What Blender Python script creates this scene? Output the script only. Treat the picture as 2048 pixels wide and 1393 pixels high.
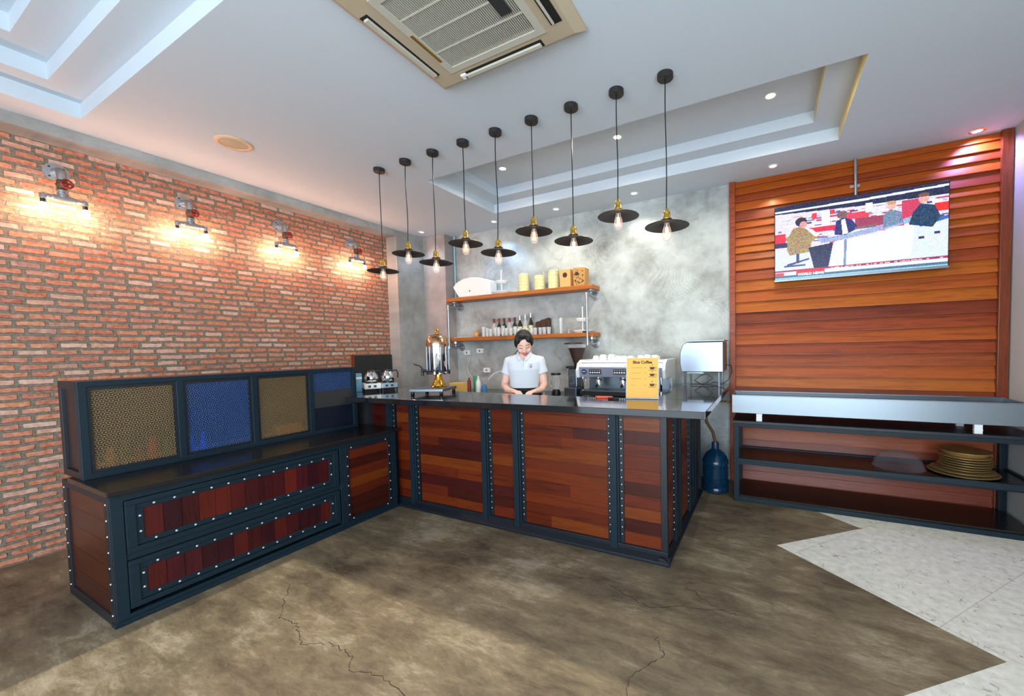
import bpy, bmesh, math, random
from mathutils import Vector, Matrix, noise
random.seed(7)
for o in list(bpy.data.objects): bpy.data.objects.remove(o)
SC = bpy.context.scene; COL = SC.collection
PI = math.pi

# ------------------------------------------------------------------ camera, world, lights, exposure
def camera():
    yaw, pit, rol = -.4650, -.0415, -.0213
    f = Vector((math.sin(yaw)*math.cos(pit), math.cos(yaw)*math.cos(pit), math.sin(pit)))
    r0 = Vector((math.cos(yaw), -math.sin(yaw), 0)); u0 = r0.cross(f)
    r = math.cos(rol)*r0 + math.sin(rol)*u0; u = -math.sin(rol)*r0 + math.cos(rol)*u0
    cd = bpy.data.cameras.new('camera'); co = bpy.data.objects.new('camera', cd); COL.objects.link(co)
    m = Matrix(((r.x, u.x, -f.x, 4.5814), (r.y, u.y, -f.y, -4.3192), (r.z, u.z, -f.z, 1.3865), (0, 0, 0, 1)))
    co.matrix_world = m
    cd.sensor_width = 36; cd.sensor_fit = 'HORIZONTAL'; cd.lens = 787.31/2048*36
    cd.shift_x = -117.99/2048; cd.shift_y = 34.33/2048; cd.clip_start = .05
    SC.camera = co
camera()
W = bpy.data.worlds.new('world'); SC.world = W; W.use_nodes = True
W.node_tree.nodes['Background'].inputs[0].default_value = (.75, .87, 1, 1)
W.node_tree.nodes['Background'].inputs[1].default_value = 1.6
SC.view_settings.view_transform = 'Standard'; SC.view_settings.look = 'None'
SC.view_settings.gamma = 1; SC.view_settings.use_curve_mapping = False
SC.view_settings.exposure = 0.78

def light(name, kind, loc, direction, power, color, **kw):
    d = bpy.data.lights.new(name, kind); d.energy = power; d.color = color
    for k, v in kw.items(): setattr(d, k, v)
    o = bpy.data.objects.new(name, d); COL.objects.link(o); o.location = loc
    o.rotation_euler = Vector(direction).to_track_quat('-Z', 'Y').to_euler()
    return o
# daylight through the shopfront glazing behind the camera
light('daylight_shopfront', 'AREA', (3.9, -6.85, 1.65), (-.05, 1, .05), 120, (.78, .89, 1), shape='RECTANGLE', size=4.4, size_y=2.1)
light('right_side_fill', 'AREA', (6.15, -4.9, 1.45), (-1, .25, .12), 80, (.76, .88, 1), shape='RECTANGLE', size=2.4, size_y=2.3)  # area lamp added for light from the right; no door stands there
light('low_sun', 'SUN', (2.9, -9, 5), (0.0, 4.32, -2.5), 2.7, (1, .92, .74), angle=.006)

# ------------------------------------------------------------------ helpers
def lin(h):
    if isinstance(h, str):
        h = h.lstrip('#'); c = [int(h[i:i+2], 16)/255 for i in (0, 2, 4)]
    else: c = [v/255 for v in h]
    return tuple((v/12.92 if v <= .04045 else ((v+.055)/1.055)**2.4) for v in c) + (1,)
M = {}
def mat(name):
    m = bpy.data.materials.new(name); m.use_nodes = True; M[name] = m
    return m, m.node_tree.nodes, m.node_tree.links, m.node_tree.nodes['Principled BSDF']
def simple(name, col, rough=.5, metal=0., bump=0., bscale=40., var=0., **kw):
    m, N, L, b = mat(name)
    b.inputs['Base Color'].default_value = lin(col); b.inputs['Roughness'].default_value = rough
    b.inputs['Metallic'].default_value = metal
    for k, v in kw.items(): b.inputs[k.replace('_', ' ')].default_value = v
    tc = N.new('ShaderNodeTexCoord'); nz = N.new('ShaderNodeTexNoise'); nz.inputs['Scale'].default_value = bscale
    nz.inputs['Detail'].default_value = 4
    L.new(tc.outputs['Object'], nz.inputs['Vector'])
    if var:
        mx = N.new('ShaderNodeMix'); mx.data_type = 'RGBA'
        c = lin(col); mx.inputs[6].default_value = tuple(v*(1-var) for v in c[:3])+(1,)
        mx.inputs[7].default_value = tuple(min(1, v*(1+var)) for v in c[:3])+(1,)
        L.new(nz.outputs['Fac'], mx.inputs[0]); L.new(mx.outputs[2], b.inputs['Base Color'])
    if bump:
        bp = N.new('ShaderNodeBump'); bp.inputs['Strength'].default_value = bump; bp.inputs['Distance'].default_value = .01
        L.new(nz.outputs['Fac'], bp.inputs['Height']); L.new(bp.outputs['Normal'], b.inputs['Normal'])
    return m
def emis(name, col, strength):
    m, N, L, b = mat(name)
    b.inputs['Base Color'].default_value = lin(col); b.inputs['Emission Color'].default_value = lin(col)
    b.inputs['Emission Strength'].default_value = strength
    return m
def clear(name, col, fac, rough=.03, tint=None):
    """thin clear glass / plastic: transparent mixed with gloss by angle"""
    m, N, L, b = mat(name)
    b.inputs['Base Color'].default_value = lin(col); b.inputs['Roughness'].default_value = rough
    b.inputs['Specular IOR Level'].default_value = .8
    t = N.new('ShaderNodeBsdfTransparent'); t.inputs[0].default_value = lin(tint or '#ffffff')
    lw = N.new('ShaderNodeLayerWeight'); lw.inputs['Blend'].default_value = .35
    mp = N.new('ShaderNodeMapRange'); mp.inputs['To Min'].default_value = fac; mp.inputs['To Max'].default_value = min(1, fac+(.40 if name == 'dome_glass' else .55))
    L.new(lw.outputs['Facing'], mp.inputs['Value'])
    mx = N.new('ShaderNodeMixShader'); L.new(mp.outputs[0], mx.inputs[0]); L.new(t.outputs[0], mx.inputs[1]); L.new(b.outputs[0], mx.inputs[2])
    L.new(mx.outputs[0], N['Material Output'].inputs[0])
    return m
def ramp(N, stops, interp='LINEAR'):
    r = N.new('ShaderNodeValToRGB'); r.color_ramp.interpolation = interp
    while len(r.color_ramp.elements) < len(stops): r.color_ramp.elements.new(.5)
    for e, (p, c) in zip(r.color_ramp.elements, stops): e.position = p; e.color = lin(c) if not isinstance(c, (float, int)) else (c, c, c, 1)
    return r
def math_(N, L, op, a, b=None):
    n = N.new('ShaderNodeMath'); n.operation = op
    for i, v in enumerate((a, b)):
        if v is None: continue
        if isinstance(v, (int, float)): n.inputs[i].default_value = v
        else: L.new(v, n.inputs[i])
    return n.outputs[0]
def mixc(N, L, fac, a, b, mode='MIX'):
    n = N.new('ShaderNodeMix'); n.data_type = 'RGBA'; n.blend_type = mode
    for i, v in ((0, fac), (6, a), (7, b)):
        if isinstance(v, (int, float)): n.inputs[i].default_value = v
        elif isinstance(v, str): n.inputs[i].default_value = lin(v)
        else: L.new(v, n.inputs[i])
    return n.outputs[2]
def wood(name, c1, c2, axis, rough=.32, k=1.):
    m, N, L, b = mat(name)
    tc = N.new('ShaderNodeTexCoord'); mp = N.new('ShaderNodeMapping')
    s = [26*k, 26*k, 26*k]; s['xyz'.index(axis)] = 1.6*k; mp.inputs['Scale'].default_value = s
    L.new(tc.outputs['Object'], mp.inputs[0])
    n1 = N.new('ShaderNodeTexNoise'); n1.inputs['Scale'].default_value = 1.; n1.inputs['Detail'].default_value = 7; n1.inputs['Distortion'].default_value = .6
    n1.inputs['Roughness'].default_value = .62
    L.new(mp.outputs[0], n1.inputs['Vector'])
    r = ramp(N, [(.30, c2), (.52, c1), (.72, c2)])
    L.new(n1.outputs['Fac'], r.inputs[0]); L.new(r.outputs[0], b.inputs['Base Color'])
    b.inputs['Roughness'].default_value = rough; b.inputs['Coat Weight'].default_value = .08; b.inputs['Coat Roughness'].default_value = .2; b.inputs['Specular IOR Level'].default_value = .32
    bp = N.new('ShaderNodeBump'); bp.inputs['Strength'].default_value = .15; bp.inputs['Distance'].default_value = .004
    L.new(n1.outputs['Fac'], bp.inputs['Height']); L.new(bp.outputs[0], b.inputs['Normal'])
    return m

class MB:
    def __init__(s): s.v = []; s.f = []; s.m = []; s.sm = []
    def add(s, vs, fs, mi=0, smooth=False):
        n = len(s.v); s.v += [tuple(v) for v in vs]; s.f += [tuple(i+n for i in f) for f in fs]
        s.m += [mi]*len(fs); s.sm += [smooth]*len(fs); return s
    def box(s, x0, x1, y0, y1, z0, z1, mi=0, rot=None, c=None):
        e = min((len(s.f)//6 % 13)*.00012, .03*min(abs(x1-x0), abs(y1-y0), abs(z1-z0))); x0, x1, y0, y1, z0, z1 = x0-e, x1+e, y0-e, y1+e, z0-e*.3, z1+e   # joints of one frame never lie flush
        vs = [Vector((x, y, z)) for x in (x0, x1) for y in (y0, y1) for z in (z0, z1)]
        if rot:
            c = Vector(c or ((x0+x1)/2, (y0+y1)/2, (z0+z1)/2)); R_ = Matrix.Rotation(rot, 3, 'Z')
            vs = [c + R_ @ (v-c) for v in vs]
        return s.add(vs, [(0, 1, 3, 2), (4, 6, 7, 5), (0, 4, 5, 1), (2, 3, 7, 6), (0, 2, 6, 4), (1, 5, 7, 3)], mi)
    def lathe(s, prof, c=(0, 0, 0), n=24, mi=0, ax=(0, 0, 1), smooth=True):
        q = Vector(ax).to_track_quat('Z', 'Y'); c = Vector(c); vs = []; fs = []
        for r, h in prof:
            for i in range(n):
                a = 2*PI*i/n; vs.append(c + q @ Vector((r*math.cos(a), r*math.sin(a), h)))
        k = len(prof)
        for j in range(k-1):
            for i in range(n):
                a, b_ = j*n+i, j*n+(i+1) % n; fs.append((a, b_, b_+n, a+n))
        if prof[0][0] > 1e-5: fs.append(tuple(range(n))[::-1])
        if prof[-1][0] > 1e-5: fs.append(tuple((k-1)*n+i for i in range(n)))
        return s.add(vs, fs, mi, smooth)
    def cyl(s, c, r, h, n=20, mi=0, ax=(0, 0, 1)): return s.lathe([(r, 0), (r, h)], c, n, mi, ax)
    def tube(s, pts, r, n=8, mi=0, caps=True):
        pts = [Vector(p) for p in pts]; vs = []; fs = []; rs = r if isinstance(r, (list, tuple)) else [r]*len(pts)
        up = None
        for i, p in enumerate(pts):
            t = (pts[min(i+1, len(pts)-1)] - pts[max(i-1, 0)]).normalized()
            if up is None:
                up = t.orthogonal().normalized()
            up = (up - t*up.dot(t)); up = up.normalized() if up.length > 1e-6 else t.orthogonal().normalized()
            w = t.cross(up)
            for k in range(n):
                a = 2*PI*k/n; vs.append(p + (up*math.cos(a) + w*math.sin(a))*rs[i])
        for i in range(len(pts)-1):
            for k in range(n):
                a, b_ = i*n+k, i*n+(k+1) % n; fs.append((a, b_, b_+n, a+n))
        if caps: fs += [tuple(range(n))[::-1], tuple((len(pts)-1)*n+k for k in range(n))]
        return s.add(vs, fs, mi, True)
    def prism(s, poly, z0, z1, mi=0, axis='z'):
        def P(a, b_, h): return {'z': (a, b_, h), 'y': (a, h, b_), 'x': (h, a, b_)}[axis]
        n = len(poly); vs = [P(a, b_, z0) for a, b_ in poly] + [P(a, b_, z1) for a, b_ in poly]
        fs = [tuple(range(n))[::-1], tuple(range(n, 2*n))] + [(i, (i+1) % n, n+(i+1) % n, n+i) for i in range(n)]
        return s.add(vs, fs, mi)
    def ball(s, c, r, mi=0, sc=(1, 1, 1), nu=16, nv=10):
        c = Vector(c); vs = []; fs = []
        for j in range(nv+1):
            t = PI*j/nv
            for i in range(nu):
                a = 2*PI*i/nu; vs.append(c + Vector((r*sc[0]*math.sin(t)*math.cos(a), r*sc[1]*math.sin(t)*math.sin(a), r*sc[2]*math.cos(t))))
        for j in range(nv):
            for i in range(nu):
                a, b_ = j*nu+i, j*nu+(i+1) % nu; fs.append((a, a+nu, b_+nu, b_))
        return s.add(vs, fs, mi, True)
    def loft(s, rings, n=20, mi=0):
        """rings: (center, rx, ry[, pow])  horizontal ellipses"""
        vs = []; fs = []
        for c, rx, ry in rings:
            for i in range(n):
                a = 2*PI*i/n; vs.append((c[0]+rx*math.cos(a), c[1]+ry*math.sin(a), c[2]))
        for j in range(len(rings)-1):
            for i in range(n):
                a, b_ = j*n+i, j*n+(i+1) % n; fs.append((a, b_, b_+n, a+n))
        fs += [tuple(range(n))[::-1], tuple((len(rings)-1)*n+i for i in range(n))]
        return s.add(vs, fs, mi, True)
    def build(s, name, mats, parent=None, bevel=0., local=False, fix=True, autosmooth=True):
        if not isinstance(mats, (list, tuple)): mats = [mats]
        off = Vector((0, 0, 0))
        if parent is not None and not local:
            r = parent
            while r: off += Vector(r.location); r = r.parent
        me = bpy.data.meshes.new(name)
        me.from_pydata([Vector(v)-off for v in s.v], [], s.f)
        for m_ in mats: me.materials.append(m_ if not isinstance(m_, str) else M[m_])
        for p, mi, sm in zip(me.polygons, s.m, s.sm): p.material_index = mi; p.use_smooth = sm
        me.update()
        if fix:
            bm = bmesh.new(); bm.from_mesh(me)
            bmesh.ops.remove_doubles(bm, verts=bm.verts, dist=1e-6)
            bmesh.ops.recalc_face_normals(bm, faces=bm.faces)
            if autosmooth:
                for e in bm.edges:
                    if len(e.link_faces) == 2 and e.link_faces[0].normal.angle(e.link_faces[1].normal, 0) > .7: e.smooth = False
            bm.to_mesh(me); bm.free()
        o = bpy.data.objects.new(name, me); COL.objects.link(o)
        if parent is not None: o.parent = parent
        if bevel:
            b_ = o.modifiers.new('bevel', 'BEVEL'); b_.width = bevel; b_.segments = 2; b_.limit_method = 'ANGLE'; b_.angle_limit = .7
        return o
def tag(o, label, cat, group=None):
    o['label'] = label; o['category'] = cat
    if group: o['group'] = group
    return o
def thing(name, loc, label, cat, group=None):
    o = bpy.data.objects.new(name, None); COL.objects.link(o); o.location = loc; o.empty_display_size = .1
    return tag(o, label, cat, group)
def struct(o): o['kind'] = 'structure'; return o
def dup(root, loc, label=None, group=None, rz=None):
    def cp(o, par):
        c = o.copy(); COL.objects.link(c)
        if par: c.parent = par
        for ch in [q for q in bpy.data.objects if q.parent == o and q is not c]: kids.append((ch, c))
        return c
    kids = []; r = cp(root, None)
    while kids:
        ch, p = kids.pop(0); cp(ch, p)
    r.location = loc
    if rz is not None: r.rotation_euler = (0, 0, rz)
    if label: r['label'] = label
    if group: r['group'] = group
    return r
def text(body, size, m_, parent, mtx, name='lettering', ext=.0005, bold=0.):
    cu = bpy.data.curves.new('t', 'FONT'); cu.body = body; cu.size = size; cu.align_x = 'CENTER'; cu.align_y = 'CENTER'
    cu.extrude = ext; cu.offset = bold; cu.resolution_u = 3
    t = bpy.data.objects.new('t', cu); COL.objects.link(t)
    dg = bpy.context.evaluated_depsgraph_get(); me = bpy.data.meshes.new_from_object(t.evaluated_get(dg))
    bpy.data.objects.remove(t); me.name = name; me.materials.clear(); me.materials.append(M[m_])
    me.transform(mtx)
    o = bpy.data.objects.new(name, me); COL.objects.link(o)
    if parent is not None:
        off = Vector((0, 0, 0)); r = parent
        while r: off += Vector(r.location); r = r.parent
        me.transform(Matrix.Translation(-off)); o.parent = parent
    return o
def frame_mtx(o, x, y):
    o, x, y = Vector(o), Vector(x).normalized(), Vector(y).normalized(); z = x.cross(y)
    return Matrix(((x.x, y.x, z.x, o.x), (x.y, y.y, z.y, o.y), (x.z, y.z, z.z, o.z), (0, 0, 0, 1)))

# ------------------------------------------------------------------ materials
def mat_brick():
    m, N, L, b = mat('brick')
    tc = N.new('ShaderNodeTexCoord'); sp = N.new('ShaderNodeSeparateXYZ'); L.new(tc.outputs['Object'], sp.inputs[0])
    cb = N.new('ShaderNodeCombineXYZ'); L.new(sp.outputs['Y'], cb.inputs[0]); L.new(sp.outputs['Z'], cb.inputs[1])
    nd = N.new('ShaderNodeTexNoise'); nd.inputs['Scale'].default_value = 9; nd.inputs['Detail'].default_value = 3; L.new(cb.outputs[0], nd.inputs['Vector'])
    nd2 = N.new('ShaderNodeTexNoise'); nd2.inputs['Scale'].default_value = 45; nd2.inputs['Detail'].default_value = 3; L.new(cb.outputs[0], nd2.inputs['Vector'])
    def dis(src, k):
        v = N.new('ShaderNodeVectorMath'); v.operation = 'SUBTRACT'; L.new(src, v.inputs[0]); v.inputs[1].default_value = (.5, .5, .5)
        w = N.new('ShaderNodeVectorMath'); w.operation = 'MULTIPLY'; L.new(v.outputs[0], w.inputs[0]); w.inputs[1].default_value = (k, k*.8, 0); return w.outputs[0]
    a1 = N.new('ShaderNodeVectorMath'); L.new(cb.outputs[0], a1.inputs[0]); L.new(dis(nd.outputs['Color'], .022), a1.inputs[1])
    a2 = N.new('ShaderNodeVectorMath'); L.new(a1.outputs[0], a2.inputs[0]); L.new(dis(nd2.outputs['Color'], .010), a2.inputs[1])
    br = N.new('ShaderNodeTexBrick'); L.new(a2.outputs[0], br.inputs['Vector'])
    br.inputs['Scale'].default_value = 1; br.inputs['Brick Width'].default_value = .137; br.inputs['Row Height'].default_value = .0505
    br.inputs['Mortar Size'].default_value = .0104; br.inputs['Mortar Smooth'].default_value = .25; br.inputs['Bias'].default_value = 0
    br.squash = 1.18; br.squash_frequency = 3; br.offset = .37; br.offset_frequency = 2
    br.inputs['Color1'].default_value = (0, 0, 0, 1); br.inputs['Color2'].default_value = (1, 1, 1, 1); br.inputs['Mortar'].default_value = (.5, .5, .5, 1)
    r = ramp(N, [(0, '#a4441c'), (.2, '#bf5a26'), (.4, '#cc7444'), (.58, '#b45a3a'), (.76, '#c8866a'), (.92, '#d6b09c'), (1, '#8a4228')])
    L.new(br.outputs['Color'], r.inputs[0])
    n3 = N.new('ShaderNodeTexNoise'); n3.inputs['Scale'].default_value = 30; n3.inputs['Detail'].default_value = 6; n3.inputs['Roughness'].default_value = .7; L.new(cb.outputs[0], n3.inputs['Vector'])
    r3 = ramp(N, [(.35, '#7d3a22'), (.62, '#e0c0ac')]); L.new(n3.outputs['Fac'], r3.inputs[0])
    c1 = mixc(N, L, .38, r.outputs[0], r3.outputs[0])
    n4 = N.new('ShaderNodeTexNoise'); n4.inputs['Scale'].default_value = 60; n4.inputs['Detail'].default_value = 5; L.new(cb.outputs[0], n4.inputs['Vector'])
    r4 = ramp(N, [(.3, '#5d5547'), (.7, '#877d6c')]); L.new(n4.outputs['Fac'], r4.inputs[0])
    c2 = mixc(N, L, br.outputs['Fac'], c1, r4.outputs[0])
    L.new(c2, b.inputs['Base Color']); b.inputs['Roughness'].default_value = .72
    h = math_(N, L, 'SUBTRACT', 1., br.outputs['Fac']); h2 = math_(N, L, 'MULTIPLY', n3.outputs['Fac'], .45); h3 = math_(N, L, 'ADD', h, h2)
    bp = N.new('ShaderNodeBump'); bp.inputs['Strength'].default_value = .9; bp.inputs['Distance'].default_value = .012
    L.new(h3, bp.inputs['Height']); L.new(bp.outputs[0], b.inputs['Normal'])
mat_brick()
def mat_concrete(name, c0, c1, c2, plane, scale=1.9, swirl=.5, rough=.62, edge_dark=True):
    m, N, L, b = mat(name)
    tc = N.new('ShaderNodeTexCoord'); sp = N.new('ShaderNodeSeparateXYZ'); L.new(tc.outputs['Object'], sp.inputs[0])
    cb = N.new('ShaderNodeCombineXYZ'); L.new(sp.outputs[plane[0]], cb.inputs[0]); L.new(sp.outputs[plane[1]], cb.inputs[1])
    vo = N.new('ShaderNodeTexVoronoi'); vo.inputs['Scale'].default_value = scale; vo.inputs['Randomness'].default_value = 1
    nw = N.new('ShaderNodeTexNoise'); nw.inputs['Scale'].default_value = 3; L.new(cb.outputs[0], nw.inputs['Vector'])
    va = N.new('ShaderNodeVectorMath'); va.operation = 'MULTIPLY_ADD'; L.new(nw.outputs['Color'], va.inputs[0]); va.inputs[1].default_value = (.25, .25, 0); L.new(cb.outputs[0], va.inputs[2])
    L.new(va.outputs[0], vo.inputs['Vector'])
    nk = N.new('ShaderNodeTexNoise'); nk.inputs['Scale'].default_value = 1.3; L.new(cb.outputs[0], nk.inputs['Vector'])
    rk = ramp(N, [(.48, 0.), (.62, 1.)]); L.new(nk.outputs['Fac'], rk.inputs[0])
    rings = math_(N, L, 'MULTIPLY', math_(N, L, 'SINE', math_(N, L, 'MULTIPLY', vo.outputs['Distance'], 95.)), rk.outputs[0])
    n1 = N.new('ShaderNodeTexNoise'); n1.inputs['Scale'].default_value = 2.2; n1.inputs['Detail'].default_value = 8; n1.inputs['Roughness'].default_value = .62; L.new(cb.outputs[0], n1.inputs['Vector'])
    n2 = N.new('ShaderNodeTexNoise'); n2.inputs['Scale'].default_value = 9; n2.inputs['Detail'].default_value = 6; n2.inputs['Distortion'].default_value = 2; L.new(cb.outputs[0], n2.inputs['Vector'])
    msk = math_(N, L, 'MULTIPLY', rings, math_(N, L, 'MULTIPLY', n2.outputs['Fac'], .05*swirl*2))
    f = math_(N, L, 'ADD', n1.outputs['Fac'], msk)
    r = ramp(N, [(.28, c0), (.5, c1), (.7, c2)]); L.new(f, r.inputs[0])
    n5 = N.new('ShaderNodeTexNoise'); n5.inputs['Scale'].default_value = 5; n5.inputs['Detail'].default_value = 7; n5.inputs['Distortion'].default_value = 1.2; L.new(va.outputs[0], n5.inputs['Vector'])
    r5 = ramp(N, [(.60, 0.), (.70, 1.)]); L.new(n5.outputs['Fac'], r5.inputs[0])
    c = mixc(N, L, math_(N, L, 'MULTIPLY', r5.outputs[0], .35), r.outputs[0], c0)
    L.new(c, b.inputs['Base Color']); b.inputs['Roughness'].default_value = rough
    bp = N.new('ShaderNodeBump'); bp.inputs['Strength'].default_value = .22; bp.inputs['Distance'].default_value = .006
    L.new(math_(N, L, 'ADD', math_(N, L, 'MULTIPLY', msk, 6.), n2.outputs['Fac']), bp.inputs['Height']); L.new(bp.outputs[0], b.inputs['Normal'])
mat_concrete('concrete_wall', '#787873', '#a9afad', '#c6cecc', ('X', 'Z'))
mat_concrete('concrete_side', '#7f7d78', '#9b9a95', '#b2b1ad', ('Y', 'Z'), scale=3)
mat_concrete('concrete_pillar', '#8a817d', '#a39995', '#b6aeaa', ('X', 'Z'), scale=3)
def mat_floor():
    m, N, L, b = mat('floor_concrete')
    tc = N.new('ShaderNodeTexCoord')
    n1 = N.new('ShaderNodeTexNoise'); n1.inputs['Scale'].default_value = 1.7; n1.inputs['Detail'].default_value = 8; n1.inputs['Roughness'].default_value = .6; n1.inputs['Distortion'].default_value = .25; L.new(tc.outputs['Object'], n1.inputs['Vector'])
    ms = N.new('ShaderNodeMapping'); ms.inputs['Rotation'].default_value = (0, 0, .5); ms.inputs['Scale'].default_value = (.45, 1.4, 1); L.new(tc.outputs['Object'], ms.inputs[0])
    n2 = N.new('ShaderNodeTexNoise'); n2.inputs['Scale'].default_value = 7; n2.inputs['Detail'].default_value = 9; n2.inputs['Roughness'].default_value = .7; n2.inputs['Distortion'].default_value = .5; L.new(ms.outputs[0], n2.inputs['Vector'])
    n3 = N.new('ShaderNodeTexNoise'); n3.inputs['Scale'].default_value = 30; n3.inputs['Detail'].default_value = 6; n3.inputs['Roughness'].default_value = .75; n3.inputs['Distortion'].default_value = 1.2; L.new(ms.outputs[0], n3.inputs['Vector'])
    f = math_(N, L, 'ADD', math_(N, L, 'ADD', math_(N, L, 'MULTIPLY', n1.outputs['Fac'], .42), math_(N, L, 'MULTIPLY', n2.outputs['Fac'], .38)), math_(N, L, 'MULTIPLY', n3.outputs['Fac'], .20))
    r = ramp(N, [(.38, '#43372a'), (.46, '#5f5342'), (.53, '#736650'), (.62, '#998d77')]); L.new(f, r.inputs[0])
    L.new(r.outputs[0], b.inputs['Base Color'])
    rr = ramp(N, [(.3, .42), (.7, .62)]); L.new(n2.outputs['Fac'], rr.inputs[0]); L.new(rr.outputs[0], b.inputs['Roughness'])
    b.inputs['Specular IOR Level'].default_value = .35
    bp = N.new('ShaderNodeBump'); bp.inputs['Strength'].default_value = .12; bp.inputs['Distance'].default_value = .01
    L.new(n2.outputs['Fac'], bp.inputs['Height']); L.new(bp.outputs[0], b.inputs['Normal'])
mat_floor()
def mat_tile():
    m, N, L, b = mat('floor_tile')
    tc = N.new('ShaderNodeTexCoord')
    def veins(scale, w, dist, seed):
        mp = N.new('ShaderNodeMapping'); mp.inputs['Location'].default_value = (seed, seed*2, 0); L.new(tc.outputs['Object'], mp.inputs[0])
        n = N.new('ShaderNodeTexNoise'); n.inputs['Scale'].default_value = scale; n.inputs['Detail'].default_value = 1; n.inputs['Distortion'].default_value = dist; L.new(mp.outputs[0], n.inputs['Vector'])
        a = math_(N, L, 'ABSOLUTE', math_(N, L, 'SUBTRACT', n.outputs['Fac'], .5)); l = math_(N, L, 'LESS_THAN', a, w)
        k = N.new('ShaderNodeTexNoise'); k.inputs['Scale'].default_value = 16; k.inputs['Detail'].default_value = 0; L.new(mp.outputs[0], k.inputs['Vector'])
        return math_(N, L, 'MULTIPLY', l, math_(N, L, 'GREATER_THAN', k.outputs['Fac'], .57))
    v = math_(N, L, 'MAXIMUM', veins(9, .008, 1.5, 0.), veins(14, .009, .7, 7.3))
    n0 = N.new('ShaderNodeTexNoise'); n0.inputs['Scale'].default_value = 22; n0.inputs['Detail'].default_value = 6; L.new(tc.outputs['Object'], n0.inputs['Vector'])
    r0 = ramp(N, [(.3, '#c3c1b8'), (.7, '#dedcd3')]); L.new(n0.outputs['Fac'], r0.inputs[0])
    c = mixc(N, L, math_(N, L, 'MULTIPLY', v, .6), r0.outputs[0], '#807f78')
    # joints, a lattice turned to the zigzag edge
    mp = N.new('ShaderNodeMapping'); mp.vector_type = 'TEXTURE'; mp.inputs['Location'].default_value = (5.203, -.784, 0); mp.inputs['Rotation'].default_value = (0, 0, -.66)
    L.new(tc.outputs['Object'], mp.inputs[0]); sp = N.new('ShaderNodeSeparateXYZ'); L.new(mp.outputs[0], sp.inputs[0])
    js = []
    for ax in ('X', 'Y'):
        q = math_(N, L, 'DIVIDE', sp.outputs[ax], .765); fr = math_(N, L, 'ABSOLUTE', math_(N, L, 'SUBTRACT', q, math_(N, L, 'ROUND', q)))
        js.append(math_(N, L, 'LESS_THAN', fr, .0022))
    c = mixc(N, L, math_(N, L, 'MULTIPLY', math_(N, L, 'MAXIMUM', js[0], js[1]), .6), c, '#8f7d6c')
    L.new(c, b.inputs['Base Color']); b.inputs['Roughness'].default_value = .45
mat_tile()
simple('ceiling_paint', '#c6d0d8', .8, bump=.02, bscale=3, var=.02)
simple('speaker_rim', '#d9b896', .5); simple('white_paint', '#d8dad9', .6)
simple('riser_cream', '#dcc98a', .6)  # cream tone, used on the right-end risers of the recess only
simple('wall_paint', '#b9b9b4', .75)
WC = [('#943f16', '#682609'), ('#a8500f', '#823609'), ('#7c3112', '#521c09'), ('#b05c10', '#8a4008'), ('#86381c', '#5e2410'), ('#9a481a', '#702e0e')]
for i, (a, b_) in enumerate(WC): wood('teak_%d' % i, a, b_, 'x', rough=.46)
BC = [('#561d0b', '#381105'), ('#66270b', '#461907'), ('#3c120c', '#260a06'), ('#6c300d', '#4c1f08'), ('#401311', '#2a0c0b'), ('#5c200e', '#3e1408')]
for i, (a, b_) in enumerate(BC): wood('panel_%d' % i, a, b_, 'x'); 
for i, (a, b_) in enumerate(BC): wood('panel_y_%d' % i, a, b_, 'y')
DC = [('#3e1013', '#290a0d'), ('#4c1514', '#330c0d'), ('#300d15', '#1f080e'), ('#5a1a12', '#3c0f0a'), ('#44121a', '#2c0b10')]
for i, (a, b_) in enumerate(DC): wood('drawer_%d' % i, a, b_, 'z')
wood('side_wood', '#451808', '#2c0d05', 'x'); wood('side_wood_dark', '#3c160e', '#280d08', 'x')  # end-panel wood darkened, so the shade on that side is in its colour
wood('shelf_wood', '#b4682a', '#7c3f14', 'x', rough=.45)
wood('frame_wood', '#7c3a1c', '#582410', 'z')
wood('dark_wood', '#2a1a1c', '#181014', 'z', rough=.4)
simple('back_brown', '#6e604c', .7)
simple('steel_paint', '#10222c', .45, bump=.08, bscale=60, var=.25, Specular_IOR_Level=.28)
simple('steel_dark', '#0e161e', .42, bump=.05, bscale=60)
simple('granite', '#14161a', .09, var=.3, bscale=300, Specular_IOR_Level=.7, Coat_Weight=.3, Coat_Roughness=.03)
simple('ledge_top', '#1c1918', .22, var=.2, bscale=120)
simple('rivet', '#d8dcde', .3, .4)
simple('black_metal', '#1c1b1a', .5); simple('shade_metal', '#241d18', .45, .2); simple('shade_outer', '#5a4c42', .5, .3)
simple('brass', '#c09a48', .3, .8); simple('gold', '#e0a840', .14, 1.); simple('copper', '#cfa27c', .2, 1.)
simple('chrome', '#dfe3e8', .07, 1.); simple('stainless', '#87929a', .36, 1., bump=.02, bscale=8); simple('galvanised', '#a9adb0', .35, .8, var=.15, bscale=80)
simple('red_valve', '#7c1c16', .35); simple('rust', '#5c4020', .6)
simple('white_ceramic', '#eceeed', .2); simple('white_plastic', '#e6e7e4', .4); simple('ivory', '#e0d9a4', .3)
simple('black_plastic', '#111214', .35); simple('dark_grey', '#26282a', .5); simple('white_cable', '#cfcfc6', .5)
simple('ac_shell', '#b5a68c', .5); simple('ac_trim', '#b9b6a8', .5); simple('ac_dark', '#0a0705', .7); simple('tray_dark', '#2a1c12', .4); simple('gold_rim', '#b0905c', .35, .5)
simple('skin', '#e8b8a4', .5, Subsurface_Weight=.05); simple('lips', '#c06068', .45); simple('brow', '#4a3430', .6); simple('lash', '#2a1c1c', .6)
simple('hair', '#0a0605', .6, bump=.3, bscale=60); simple('shirt', '#d2d8de', .75, bump=.05, bscale=25); simple('apron', '#14171c', .8)
simple('crest', '#8f9298', .7)
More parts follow.
